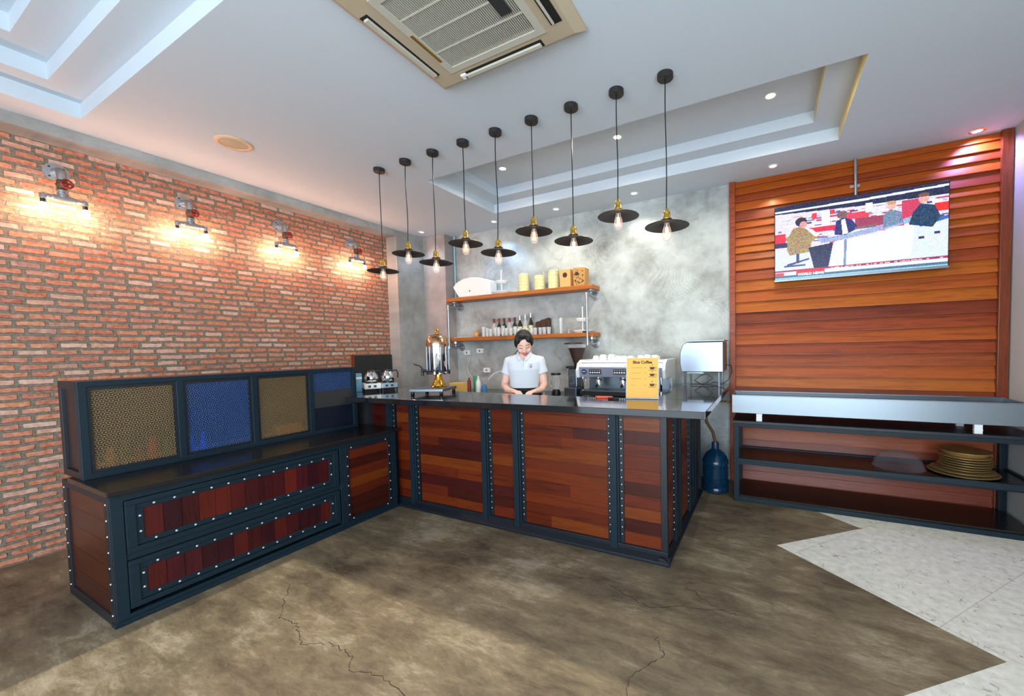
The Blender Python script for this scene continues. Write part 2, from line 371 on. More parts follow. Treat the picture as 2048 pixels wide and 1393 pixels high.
simple('menu_yellow', '#f0b04c', .6); simple('menu_ink', '#3c2208', .6); simple('menu_faint', '#b5832e', .6)
simple('kraft', '#b98a4c', .6, var=.15, bscale=20); simple('box_card', '#dda566', .6); simple('pale_wood', '#d8b060', .5)
simple('coffee_dark', '#3b2015', .5, var=.3, bscale=90); simple('green_plastic', '#2e8a5c', .4); simple('blue_plastic', '#3c78b0', .4)
simple('orange_cloth', '#e0583a', .7); simple('beans', '#34190c', .5, bump=.6, bscale=120)
clear('glass', '#ffffff', .10); clear('glass_shelf', '#e9eef2', .22); clear('bulb_glass', '#fff4e8', .06)
clear('bottle_blue', '#0e3d5c', .55, .12, '#2a6d98'); clear('dome_glass', '#a0a0a8', .03, .05); clear('acrylic', '#f2f4ee', .2)
emis('bulb_on', '#ffc8a8', 185.); emis('filament', '#ffb070', 7.); emis('downlight_on', '#fff2d6', 9.); emis('lamp_purple', '#c8b8ff', 5.)
emis('downlight_dim', '#fff6e8', 1.6)
def mat_plate(name, c_lo, c_hi, alpha):
    """textured diamond-pattern glass: tinted, slightly see-through"""
    m, N, L, b = mat(name)
    tc = N.new('ShaderNodeTexCoord'); sp = N.new('ShaderNodeSeparateXYZ'); L.new(tc.outputs['Object'], sp.inputs[0])
    u = math_(N, L, 'MULTIPLY', math_(N, L, 'ADD', sp.outputs['Y'], sp.outputs['Z']), 350.)
    v = math_(N, L, 'MULTIPLY', math_(N, L, 'SUBTRACT', sp.outputs['Y'], sp.outputs['Z']), 350.)
    su = math_(N, L, 'SINE', u); sv = math_(N, L, 'SINE', v)
    su3 = math_(N, L, 'SINE', math_(N, L, 'MULTIPLY', u, .5)); sv3 = math_(N, L, 'SINE', math_(N, L, 'MULTIPLY', v, .5))
    w = math_(N, L, 'MAXIMUM', math_(N, L, 'MULTIPLY', su, sv3), math_(N, L, 'MULTIPLY', sv, su3))
    r = ramp(N, [(.45, c_lo), (.95, c_hi)]); L.new(w, r.inputs[0])  # lighter end paints sparkle onto the raised pattern
    L.new(r.outputs[0], b.inputs['Base Color']); b.inputs['Roughness'].default_value = .22
    b.inputs['Specular IOR Level'].default_value = .6
    bp = N.new('ShaderNodeBump'); bp.inputs['Strength'].default_value = .55; bp.inputs['Distance'].default_value = .004
    L.new(w, bp.inputs['Height']); L.new(bp.outputs[0], b.inputs['Normal'])
    t = N.new('ShaderNodeBsdfTransparent'); t.inputs['Color'].default_value = lin(alpha)
    fr = N.new('ShaderNodeMapRange'); fr.inputs['From Min'].default_value = -.2; fr.inputs['From Max'].default_value = .9; fr.inputs['To Min'].default_value = .22; fr.inputs['To Max'].default_value = .72
    L.new(w, fr.inputs['Value'])
    mx = N.new('ShaderNodeMixShader'); L.new(fr.outputs[0], mx.inputs[0])
    L.new(t.outputs[0], mx.inputs[1]); L.new(b.outputs[0], mx.inputs[2]); L.new(mx.outputs[0], N['Material Output'].inputs[0])
mat_plate('glass_bronze', '#6a5a44', '#98855f', '#e8d4a8'); mat_plate('glass_blue', '#2a4268', '#5878a4', '#90c8ff'); mat_plate('glass_navy', '#141c2c', '#2c3850', '#506080')

# ------------------------------------------------------------------ room shell
H = 3.0; XR = 6.263; YF = -7.0
CE = [(4.9, -.53), (5.203, -.784), (4.632, -1.311), (5.499, -2.027), (4.93, -2.53), (5.55, -3.05), (4.98, -3.55), (5.6, -4.1), (5.0, -4.6), (5.6, -5.2), (5.0, -5.7), (5.6, -6.3), (5.1, YF)]
c_poly = [(-.1, .1), (4.2, .1), (4.35, -.1)] + CE + [(-.1, YF)]
t_poly = [(XR+.1, .1), (XR+.1, YF)] + CE[::-1] + [(4.35, -.1), (4.2, .1)]
fl = struct(MB().prism(c_poly, -.1, 0).build('floor', 'floor_concrete')); fl['label'] = 'brown polished concrete floor'
fl2 = struct(MB().prism(t_poly, -.1, 0).build('floor', 'floor_tile'))
# cracks in the concrete
def crack(pts, w, seed):
    random.seed(seed); P = []
    for (a, b_) in zip(pts[:-1], pts[1:]):
        for k in range(9):
            t = k/9; P.append((a[0]+(b_[0]-a[0])*t+random.uniform(-.011, .011), a[1]+(b_[1]-a[1])*t+random.uniform(-.011, .011)))
    m_ = MB(); 
    for i in range(len(P)-1):
        d = Vector((P[i+1][0]-P[i][0], P[i+1][1]-P[i][1])); n = Vector((-d.y, d.x)).normalized()*w*random.uniform(.4, 1)
        m_.add([(P[i][0]-n.x, P[i][1]-n.y, .0004), (P[i+1][0]-n.x, P[i+1][1]-n.y, .0004), (P[i+1][0]+n.x, P[i+1][1]+n.y, .0004), (P[i][0]+n.x, P[i][1]+n.y, .0004)], [(0, 1, 2, 3)])
    return m_
simple('crack_fill', '#37291f', .9)
for pts, s in (([(2.0, -3.02), (2.27, -3.21), (2.40, -3.20), (2.578, -3.28), (2.70, -3.215), (2.858, -3.217), (2.95, -3.28), (3.084, -3.234), (3.3, -3.26)], 1),
               ([(4.10, -2.52), (4.16, -2.62), (4.05, -2.8), (4.10, -2.98), (4.07, -3.2)], 2), ([(3.75, -2.22), (4.0, -2.32), (4.2, -2.23), (4.42, -2.18)], 3), ([(4.16, -2.05), (4.3, -2.16), (4.45, -2.2)], 4)):
    crack(pts, .0022, s).build('floor_crack', 'crack_fill', fl, fix=False)
random.seed(11)
# ceiling with two stepped recesses
R1 = (1.698, 5.082, -1.532, -.497); L1 = (.453, 2.62, -6.3, -3.353)
def ins(r, d): return (r[0]+d, r[1]-d, r[2]+d, r[3]-d)
cm = MB()
def sheet(z, outer, hole):
    x0, x1, y0, y1 = outer; a, b_, c, d = hole
    for q in ((x0, a, y0, y1), (b_, x1, y0, y1), (a, b_, y0, c), (a, b_, d, y1)):
        if q[1]-q[0] > 1e-4 and q[3]-q[2] > 1e-4: cm.add([(q[0], q[2], z), (q[1], q[2], z), (q[1], q[3], z), (q[0], q[3], z)], [(0, 1, 2, 3)])
def riser(z0, z1, r, mi=(0, 0, 0, 0)):
    x0, x1, y0, y1 = r
    for (p, q), k in zip((((x0, y0), (x1, y0)), ((x1, y0), (x1, y1)), ((x1, y1), (x0, y1)), ((x0, y1), (x0, y0))), mi):
        cm.add([(*p, z0), (*q, z0), (*q, z1), (*p, z1)], [(0, 1, 2, 3)], k)
ysplit = -2.4
sheet(H, (-.1, XR+.1, ysplit, .1), R1); sheet(H, (-.1, XR+.1, YF-.1, ysplit), L1)
R2 = (1.88, 4.90, -1.37, -.665); riser(H, 3.10, R1, (0, 1, 0, 0)); sheet(3.10, R1, R2); riser(3.10, 3.19, R2, (0, 1, 0, 0))
cm.add([(R2[0], R2[2], 3.19), (R2[1], R2[2], 3.19), (R2[1], R2[3], 3.19), (R2[0], R2[3], 3.19)], [(0, 1, 2, 3)])
L2 = (.64, 2.45, -6.1, -3.52); L3 = (.84, 2.25, -5.9, -3.68)
riser(H, 3.10, L1); sheet(3.10, L1, L2); riser(3.10, 3.20, L2); sheet(3.20, L2, L3); riser(3.2, 3.3, L3)
cm.add([(L3[0], L3[2], 3.3), (L3[1], L3[2], 3.3), (L3[1], L3[3], 3.3), (L3[0], L3[3], 3.3)], [(0, 1, 2, 3)])
cm.box(-.2, XR+.2, YF-.2, .2, 3.34, 3.44)
struct(cm.build('ceiling', ['ceiling_paint', 'riser_cream'], fix=False))
# walls
struct(MB().box(-.15, 0, YF, .1, 0, H).build('wall_left', 'brick'))
struct(MB().box(-.15, XR+.15, 0, .15, 0, H+.3).build('wall_back', 'concrete_wall'))
struct(MB().box(XR, XR+.15, YF, .0, 0, H+.3).build('wall_right', 'wall_paint'))
fw = MB()
for a, b_, z0, z1 in ((-.15, .35, 0, H), (.35, 1.7, 0, H), (1.7, 4.15, 2.5, H), (4.15, 6.0, 1.8, H), (6.0, XR+.15, 0, H), (4.15, 6.0, 0, .3)): fw.box(a, b_, YF-.15, YF, z0, z1)
struct(fw.build('wall_front', 'wall_paint'))
# concrete beam and pillars in the corner
struct(MB().box(0, .193, YF, -.186, 2.922, H).build('trim_1', 'concrete_side'))
struct(MB().box(0, .193, -.636, -.186, 0, 2.922).build('trim_2', ['concrete_side']))
struct(MB().box(0, .601, -.186, 0, 0, H).build('trim_3', 'concrete_pillar'))

# ------------------------------------------------------------------ teak wall panelling
t = thing('wood_wall_panel', (5.24, -.03, 0), 'tall glossy teak plank cladding on the wall behind the television', 'wall cladding')
pm = MB(); z = .02; k = 0; random.seed(5)
while z < H-.01:
    h = .1055 if z < 2.0 else random.choice((.072, .085, .1)); z1 = min(z+h, H-.002); mi = random.randrange(6)
    x0, x1 = 4.29, 6.19
    # shiplap profile: thick lower edge, thin top
    pm.prism([(-.004, z), (-.034, z+.001), (-.034, z+.007), (-.013, z1), (-.004, z1)], x0, x1, mi, axis='x'); z = z1; k += 1
pm.build('plank_panel', ['teak_%d' % i for i in range(6)], t)
MB().box(4.235, 4.29, -.055, -.001, 0, H-.002).build('edge_post', 'teak_0', t, .004)
MB().box(6.19, 6.255, -.06, -.001, 0, H-.002).build('edge_post', 'frame_wood', t, .004)

# ------------------------------------------------------------------ television
def tv():
    x0, x1, z0, z1, y = 4.634, 5.877, 1.974, 2.668, -.10
    t = thing('television', ((x0+x1)/2, -.03, z0), 'large flat television showing a news studio on the wood wall', 'television')
    MB().box(x0, x1, y, y+.045, z0, z1).build('casing', 'black_plastic', t, .003)
    MB().box(x0+.25, x1-.25, y+.04, -.02, z0+.15, z1-.15).build('wall_mount', 'black_metal', t)
    nx, nz = 300, 168; px = [[(205, 212, 240)]*nx for _ in range(nz)]; random.seed(3)
    def sx(a): return a*nx
    def rect(a, b, c, d, col, wob=0):
        for j in range(max(0, int(c*nz)), min(nz, int(d*nz))):
            for i in range(max(0, int(a*nx)), min(nx, int(b*nx))): px[j][i] = col
    def poly(pts, col, tex=0):
        ys = [p[1] for p in pts]
        for j in range(max(0, int(min(ys)*nz)), min(nz, int(max(ys)*nz)+1)):
            yy = (j+.5)/nz; xs = []
            for (a, b), (c, d) in zip(pts, pts[1:]+pts[:1]):
                if (b <= yy) != (d <= yy): xs.append(a+(yy-b)/(d-b)*(c-a))
            xs.sort()
            for q in range(0, len(xs)-1, 2):
                for i in range(max(0, int(xs[q]*nx)), min(nx, int(xs[q+1]*nx)+1)):
                    c_ = col
                    if tex and random.random() < tex: c_ = tuple(max(0, min(255, v+random.randint(-70, 60))) for v in col)
                    px[j][i] = c_
    def ell(cx, cy, rx, ry, col, tex=0):
        poly([(cx+rx*math.cos(a*PI/12), cy+ry*math.sin(a*PI/12)) for a in range(24)], col, tex)
    # v measured from the top
    rect(0, 1, .12, .62, (214, 208, 232))
    for k in range(170):
        a = random.random(); b = random.uniform(.16, .56); c_ = random.choice([(240, 236, 250), (176, 176, 214), (190, 60, 90), (120, 118, 160), (214, 60, 80), (250, 250, 255), (70, 70, 120)])
        rect(a, a+random.uniform(.02, .08), b, b+random.uniform(.006, .025), c_)
    poly([(0, 0), (1, 0), (1, .15), (.5, .14), (0, .10)], (28, 34, 72), .4)
    poly([(0, .06), (.5, .055), (1, .03), (1, .055), (.5, .085), (0, .085)], (226, 240, 255))
    rect(0, .07, .38, .50, (224, 40, 70)); rect(0, .09, .50, .57, (60, 40, 90))
    rect(.22, .40, .34, .41, (214, 40, 70)); rect(.24, .27, .15, .23, (230, 50, 70)); rect(.35, .38, .14, .2, (230, 50, 70))
    rect(.30, .35, .16, .32, (246, 246, 255)); rect(.44, .58, .22, .30, (214, 60, 90)); rect(.50, .72, .30, .42, (150, 60, 90)); rect(.56, .60, .12, .24, (246, 240, 252))
    rect(.93, 1, .24, .34, (228, 44, 44)); rect(.76, .86, .16, .44, (196, 60, 96))
    # floor and desk
    poly([(0, .60), (.3, .60), (.34, .93), (0, .95)], (206, 216, 246)); poly([(.8, .5), (1, .44), (1, .88), (.8, .9)], (206, 220, 250))
    poly([(.28, .50), (.45, .48), (.72, .40), (.88, .33), (.86, .41), (.6, .50), (.40, .55), (.30, .56)], (150, 164, 208), .5)
    poly([(.38, .56), (.60, .53), (.83, .44), (.81, .86), (.36, .92)], (228, 244, 252)); poly([(.44, .55), (.452, .55), (.447, .91), (.435, .91)], (120, 140, 180))
    poly([(.83, .44), (1, .40), (1, .44), (.86, .50)], (60, 100, 170)); rect(.85, .88, .62, .65, (50, 60, 100)); rect(.93, .96, .58, .61, (50, 60, 100))
    # seated figures
    poly([(.08, .45), (.12, .32), (.17, .30), (.24, .40), (.29, .45), (.24, .52), (.22, .66), (.10, .68), (.08, .60)], (158, 134, 96), .6)
    ell(.17, .24, .035, .06, (50, 40, 60)); ell(.185, .28, .022, .045, (214, 150, 150)); poly([(.2, .33), (.24, .36), (.29, .45), (.26, .46)], (236, 240, 255))
    poly([(.22, .60), (.37, .57), (.34, .90), (.26, .92)], (30, 34, 76), .5); rect(.14, .16, .67, .80, (60, 70, 120)); rect(.06, .20, .82, .84, (70, 84, 140)); poly([(.08, .80), (.22, .74), (.22, .76), (.08, .83)], (60, 70, 120))
    poly([(.39, .30), (.43, .26), (.48, .30), (.52, .42), (.44, .49), (.38, .47)], (40, 44, 110), .3); poly([(.42, .29), (.44, .28), (.46, .47), (.43, .48)], (238, 240, 252)); ell(.425, .22, .03, .05, (120, 90, 96), .4)
    poly([(.66, .30), (.70, .24), (.75, .28), (.77, .42), (.66, .46)], (110, 130, 160), .5); ell(.705, .20, .022, .045, (226, 170, 160)); ell(.705, .16, .025, .025, (190, 150, 120))
    poly([(.82, .32), (.86, .22), (.93, .26), (.96, .40), (.92, .52), (.80, .46)], (26, 60, 92), .4); ell(.875, .17, .026, .05, (222, 160, 160)); ell(.875, .12, .028, .025, (120, 80, 70))
    rect(.5, .62, .40, .44, (120, 96, 110))
    # ticker
    rect(0, 1, .885, .915, (150, 50, 90)); rect(0, .46, .905, .955, (238, 238, 250)); rect(0, .06, .915, .955, (226, 60, 80)); rect(.14, .32, .895, .955, (214, 40, 66)); rect(.46, 1, .915, .95, (232, 236, 250)); rect(0, 1, .955, 1, (70, 110, 140)); rect(0, 1, .985, 1, (150, 190, 200))
    for k in range(60):
        a = random.uniform(.36, .98); rect(a, a+.008, .893, .908, (236, 190, 210))
    ins_ = .006; X0, X1, Z0, Z1 = x0+ins_, x1-ins_, z0+.02, z1-ins_; yy = y-.0008
    me = bpy.data.meshes.new('screen')
    vs = [(X0+(X1-X0)*i/nx, yy, Z1-(Z1-Z0)*j/nz) for j in range(nz+1) for i in range(nx+1)]
    fs = [(j*(nx+1)+i, (j+1)*(nx+1)+i, (j+1)*(nx+1)+i+1, j*(nx+1)+i+1) for j in range(nz) for i in range(nx)]
    me.from_pydata([Vector(v)-t.location for v in vs], [], fs)
    ca = me.color_attributes.new('picture', 'FLOAT_COLOR', 'CORNER'); dat = []
    for j in range(nz):
        for i in range(nx):
            c_ = [max(0, min(255, v+random.randint(-34, 30))) for v in px[j][i]]; dat += list(lin(c_))*4
    ca.data.foreach_set('color', dat)
    m, N, L, b = mat('tv_picture'); at = N.new('ShaderNodeAttribute'); at.attribute_name = 'picture'
    b.inputs['Base Color'].default_value = (.01, .01, .01, 1); b.inputs['Roughness'].default_value = .15
    L.new(at.outputs['Color'], b.inputs['Emission Color']); b.inputs['Emission Strength'].default_value = .8
    me.materials.append(m); o = bpy.data.objects.new('screen', me); COL.objects.link(o); o.parent = t
    emis('tv_white', '#ffffff', .6)
    text('WORLD NEWS', .030, 'tv_white', t, frame_mtx((x0+.235*(x1-x0), y-.0015, z1-.925*(z1-z0)), (1, 0, 0), (0, 0, 1)), 'screen_caption', .0001, .0006)
    MB().box(x0, x1, y-.004, y, z0, z0+.018).build('lower_trim', 'stainless', t)
    c = thing('conduit_pipe', (5.26, -.04, 2.67), 'thin grey cable conduit rising from the television to the ceiling', 'conduit')
    MB().tube([(5.268, -.05, 2.67), (5.262, -.05, 2.998)], .0125, 10).build('pipe', 'galvanised', c)
    MB().box(5.225, 5.30, -.038, -.028, 2.752, 2.775).build('clip', 'chrome', c)
tv()

# ------------------------------------------------------------------ ceiling cassette
def cassette():
    x0, x1, y0, y1, z = 2.82, 3.768, -3.21, -2.44, 2.955; cx, cy = (x0+x1)/2, (y0+y1)/2
    t = thing('air_conditioner', (cx, cy, 3.0), 'square beige ceiling cassette air conditioner with slotted grille', 'air conditioner')
    # shell: ring of panels round the grille, sloping up to the ceiling at the rim
    g = .205; gy = .158
    def ring(a, za, b, zb, mi, mbx):
        A = [(x0+a, y0+a, za), (x1-a, y0+a, za), (x1-a, y1-a, za), (x0+a, y1-a, za)]; B = [(x0+b, y0+b, zb), (x1-b, y0+b, zb), (x1-b, y1-b, zb), (x0+b, y1-b, zb)]
        mbx.add(A+B, [(i, (i+1) % 4, 4+(i+1) % 4, 4+i) for i in range(4)], mi)
    sh = MB(); ring(0, 3.0, 0, 2.984, 0, sh); ring(0, 2.984, .02, 2.97, 0, sh); ring(.02, 2.97, .045, z, 0, sh); 
    def ring2(a, ay, za, b, by, zb):
        A = [(x0+a, y0+ay, za), (x1-a, y0+ay, za), (x1-a, y1-ay, za), (x0+a, y1-ay, za)]; B = [(x0+b, y0+by, zb), (x1-b, y0+by, zb), (x1-b, y1-by, zb), (x0+b, y1-by, zb)]
        sh.add(A+B, [(i, (i+1) % 4, 4+(i+1) % 4, 4+i) for i in range(4)])
    ring2(.045, .045, z, g-.01, gy-.01, z-.003); ring2(g-.01, gy-.01, z-.003, g, gy, z+.02)
    sh.build('shell', 'ac_shell', t)
    bk = MB().box(x0+g, x1-g, y0+gy, y1-gy, z+.02, z+.04); bk.build('filter', 'ac_dark', t)
    gm = MB(); n = 50
    for i in range(n+1):
        x = x0+g+(x1-x0-2*g)*i/n; gm.box(x-.0020, x+.0020, y0+gy, y1-gy, z-.002, z+.003)
    for k in (.25, .5, .75):
        yy = y0+gy+(y1-y0-2*gy)*k; gm.box(x0+g, x1-g, yy-.003, yy+.003, z-.003, z+.006)
    for q in ((x0+g-.04, x0+g, y0+gy-.035, y1-gy+.035), (x1-g, x1-g+.04, y0+gy-.035, y1-gy+.035), (x0+g, x1-g, y0+gy-.035, y0+gy), (x0+g, x1-g, y1-gy, y1-gy+.035)): gm.box(*q, z-.006, z+.002)
    gm.build('grille', 'ac_trim', t)
    for i, (q, op) in enumerate((((x0+.05, x0+.1, y0+.17, y1-.145), .3), ((x1-.125, x1-.065, y0+.17, y1-.145), 1.), ((x0+.215, x1-.215, y1-.095, y1-.05), .3), ((x0+.215, x1-.215, y0+.05, y0+.095), .3))):
        MB().box(*q, z-.003, z+.001).build('air_slot', 'ac_dark', t)
        a, b_, c, d = q; fl_ = MB()
        if i < 2: fl_.box(a+.012, b_-.008 if op < 1 else a+.024, c+.01, d-.01, z-.016, z-.004)
        else: fl_.box(a+.01, b_-.01, c+.012, d-.008, z-.016, z-.004)
        fl_.build('louvre', 'ac_trim', t, .004)
    MB().box(x0+.205, x0+.24, y1-.095, y1-.06, z-.016, z-.003).build('sensor', 'white_plastic', t, .003)
    MB().box(x0+g-.03, x0+g-.012, y1-.42, y1-.22, z-.008, z-.005).build('name_strip', 'brass', t)
    MB().box(x1-g-.10, x1-g-.04, y1-.5, y1-.30, z-.006, z-.002).build('dark_patch', 'dark_grey', t)
cassette()
# ceiling speaker
t = thing('ceiling_speaker', (.96, -2.72, 3.0), 'round cream loudspeaker set flush in the ceiling near the brick wall', 'speaker')
MB().lathe([(.088, 0), (.115, 0), (.115, -.006), (.105, -.012), (.088, -.010), (.088, 0)], (.96, -2.72, 3.0), 36).build('rim', 'speaker_rim', t)
MB().lathe([(0.0001, -.012), (.05, -.011), (.088, -.006), (.088, 0)], (.96, -2.72, 3.0), 36).build('mesh_cover', 'ac_shell', t)

# downlights
def downlight(x, y, z, label, on=1):
    t = thing('downlight', (x, y, z), label, 'downlight', 'ceiling downlights')
    MB().lathe([(.030, -.001), (.046, -.001), (.048, -.004), (.034, -.009), (.030, -.006), (.030, -.001)], (x, y, z), 24).build('rim', 'white_paint' if on != 2 else 'chrome', t)
    MB().lathe([(.0001, -.0045), (.03, -.0045), (.03, -.001)], (x, y, z), 20).build('lamp', {1: 'downlight_on', 0: 'downlight_dim', 2: 'lamp_purple'}[on], t)
for (x, y, lab) in ((2.23, -1.05, 'lit downlight at the left end of the stepped ceiling recess'), (3.43, -1.05, 'lit downlight in the middle of the stepped ceiling recess, behind a pendant cord'), (4.597, -1.04, 'lit downlight at the right end of the stepped ceiling recess')):
    downlight(x, y, 3.19, lab)
    light('recess_spot', 'SPOT', (x, y, 3.17), (0, 0, -1), 32, (1, .90, .70), spot_size=2.85, spot_blend=.8, shadow_soft_size=.03)
for i, (x, y, lab) in enumerate(((.418, -.412, 'small downlight in the corner above the pillar'), (1.517, -.272, 'small downlight on the ceiling edge above the white bread bin'), (2.40, -.27, 'small downlight on the ceiling edge above the three food carriers'), (3.33, -.27, 'small downlight on the ceiling edge right of the long shelf'))):
    downlight(x, y, 3.0, lab, 0)
    light('wall_spot', 'SPOT', (x, y, 2.985), (0, .12, -1), (6, 13, 7, 13)[i], ((.55, .75, 1), (.42, .66, 1), (1, .9, .74), (1, .93, .82))[i], spot_size=1.9, spot_blend=.7, shadow_soft_size=.02)
downlight(6.02, -.13, 3.0, 'chrome ringed downlight with violet glow above the right end of the wood wall', 2)
light('violet_spot', 'SPOT', (6.02, -.13, 2.985), (.25, .35, -1), 20, (.42, .36, 1), spot_size=2.2, spot_blend=.6, shadow_soft_size=.02)
light('plank_spot', 'SPOT', (4.62, -.25, 2.985), (0, .3, -1), 5, (1, .8, .5), spot_size=1.2, spot_blend=.6, shadow_soft_size=.02)
downlight(4.62, -.25, 3.0, 'small downlight on the ceiling above the top left corner of the television', 0)

# ------------------------------------------------------------------ pendant lamps
def pendant(x, y, zs, label):
    t = thing('pendant_lamp', (x, y, 3.0), label, 'pendant lamp', 'black disc pendant lamps over the bar counter')
    MB().lathe([(.0001, -.03), (.043, -.03), (.047, -.026), (.047, 0)], (x, y, 3.0), 28).build('canopy', 'black_metal', t)
    r = random.Random(int(x*1000)); w = r.uniform(-.006, .006)
    MB().tube([(x+w*math.sin(k*.9), y, 2.975-(2.975-(zs+.085))*k/8) for k in range(9)], .0036, 6).build('cord', 'black_plastic', t)
    sh = MB(); sh.lathe([(.022, .030), (.040, .024), (.128, .0), (.131, -.003), (.128, -.004), (.040, .019), (.020, .020)], (x, y, zs), 40)
    sh.m = [1 if i >= 40*3 else 0 for i in range(len(sh.m))]
    sh.build('shade', ['shade_outer', 'shade_metal'], t)
    MB().lathe([(.0001, .100), (.012, .100), (.014, .088), (.022, .082), (.022, .052), (.025, .048), (.025, .040), (.022, .036)], (x, y, zs), 20).build('lamp_socket', 'brass', t)
    MB().lathe([(.030, .024), (.034, .028), (.034, .038), (.024, .040)], (x, y, zs), 24).build('collar', 'shade_metal', t)
    b = MB().lathe([(.014, .018), (.018, .0), (.026, -.030), (.027, -.052), (.022, -.074), (.012, -.086), (.0001, -.089)], (x, y, zs), 18).build('bulb', 'bulb_glass', t)
    f = MB()
    for k in range(4):
        a = k*PI/2+.4; f.tube([(x+.007*math.cos(a), y+.007*math.sin(a), zs-.008), (x+.011*math.cos(a+.3), y+.011*math.sin(a+.3), zs-.062)], .0016, 5)
    f.build('filament', 'filament', b)
    MB().tube([(x, y, zs+.015), (x, y, zs-.03)], .005, 6).build('stem', 'white_plastic', b)
xs = [1.529, 1.852, 2.164, 2.480, 2.790, 3.102, 3.412, 3.730, 4.036]
ordn = ['nearest the brick wall', 'second from the brick wall', 'third from the brick wall', 'fourth from the brick wall', 'in the middle of the row', 'fourth from the television end', 'third from the television end', 'second from the television end', 'nearest the television']
for i, x in enumerate(xs):
    hi = i in (1, 3, 5, 7)
    pendant(x+(0.0), -1.908, 2.222 if hi else 2.112, 'black disc pendant with filament bulb, %s, hung %s' % (ordn[i], 'high' if hi else 'low'))

# ------------------------------------------------------------------ wall sconces of pipe fittings
def sconce(y0, z0, label):
    t = thing('pipe_wall_lamp', (0, y0, z0), label, 'wall lamp', 'pipe fitting lamps on the brick wall')
    MB().lathe([(.064, .001), (.064, .008), (.03, .010), (.026, .024)], (0, y0, z0), 30, ax=(1, 0, 0)).build('flange', 'galvanised', t)
    for k in range(4):
        a = PI/4+k*PI/2; MB().lathe([(.006, .008), (.006, .012), (.0001, .013)], (0, y0+.047*math.cos(a), z0+.047*math.sin(a)), 8, ax=(1, 0, 0)).build('screw', 'dark_grey', t)
    xx = .11
    MB().tube([(.02, y0, z0)]+[(xx-.05+.05*math.sin(a), y0, z0-.05+.05*math.cos(a)) for a in (0, .5, 1., 1.57)]+[(xx, y0, z0-.075)], [.024]*6, 14).build('elbow', 'galvanised', t)
    v = MB().lathe([(.020, 0), (.026, .006), (.026, .018), (.032, .03), (.026, .044), (.026, .056), (.020, .062)], (xx, y0, z0-.14), 18).build('valve', 'rust', t)
    hw = MB(); c = Vector((xx+.055, y0+.012, z0-.108)); ax = Vector((1, .25, 0)).normalized(); q = ax.to_track_quat('Z', 'Y')
    hw.tube([c+q @ Vector((.028*math.cos(a*PI/9), .028*math.sin(a*PI/9), 0)) for a in range(19)], .006, 7, caps=False)
    for k in range(4): hw.tube([c, c+q @ Vector((.028*math.cos(k*PI/2), .028*math.sin(k*PI/2), 0))], .004, 5)
    hw.lathe([(.009, -.05), (.009, .01), (.0001, .012)], c, 10, ax=ax)
    hw.build('hand_wheel', 'red_valve', v)
    MB().lathe([(.020, 0), (.028, .004), (.028, .014), (.024, .018), (.028, .022), (.028, .034), (.022, .04)], (xx, y0, z0-.182), 18).build('coupling', 'galvanised', t)
    zt = z0-.205
    MB().tube([(xx, y0-.046, zt), (xx, y0+.05, zt)], .022, 14).tube([(xx, y0, zt), (xx, y0, zt+.03)], .022, 14).build('tee', 'galvanised', t)
    MB().tube([(xx, y0-.085, zt), (xx, y0+.095, zt)], .013, 10).lathe([(.019, 0), (.019, .01)], (xx, y0+.058, zt), 12, ax=(0, 1, 0)).lathe([(.019, 0), (.019, .01)], (xx, y0-.068, zt), 12, ax=(0, 1, 0)).build('cross_pipe', 'galvanised', t)
    for s in (-.088, .10):
        yy = y0+s
        l = MB().tube([(xx, yy-(.012 if s > 0 else -.012), zt+.002), (xx, yy, zt), (xx, yy, zt-.022)], .018, 12).build('lamp_arm', 'galvanised', t)
        MB().lathe([(.013, -.05), (.014, -.022)], (xx, yy, zt), 14).build('lamp_socket', 'black_plastic', l)
        MB().lathe([(.010, -.048), (.017, -.056), (.022, -.070), (.020, -.084), (.011, -.092), (.0001, -.094)], (xx, yy, zt), 14).build('bulb', 'bulb_on', l)
for y0, lab in ((-3.383, 'pipe wall lamp nearest the camera on the brick wall'), (-2.691, 'second pipe wall lamp from the camera on the brick wall'), (-1.938, 'third pipe wall lamp from the camera on the brick wall'), (-1.154, 'farthest pipe wall lamp on the brick wall, beside the first pendant')):
    sconce(y0, 2.73, 'galvanised '+lab)
exec_marker = 0

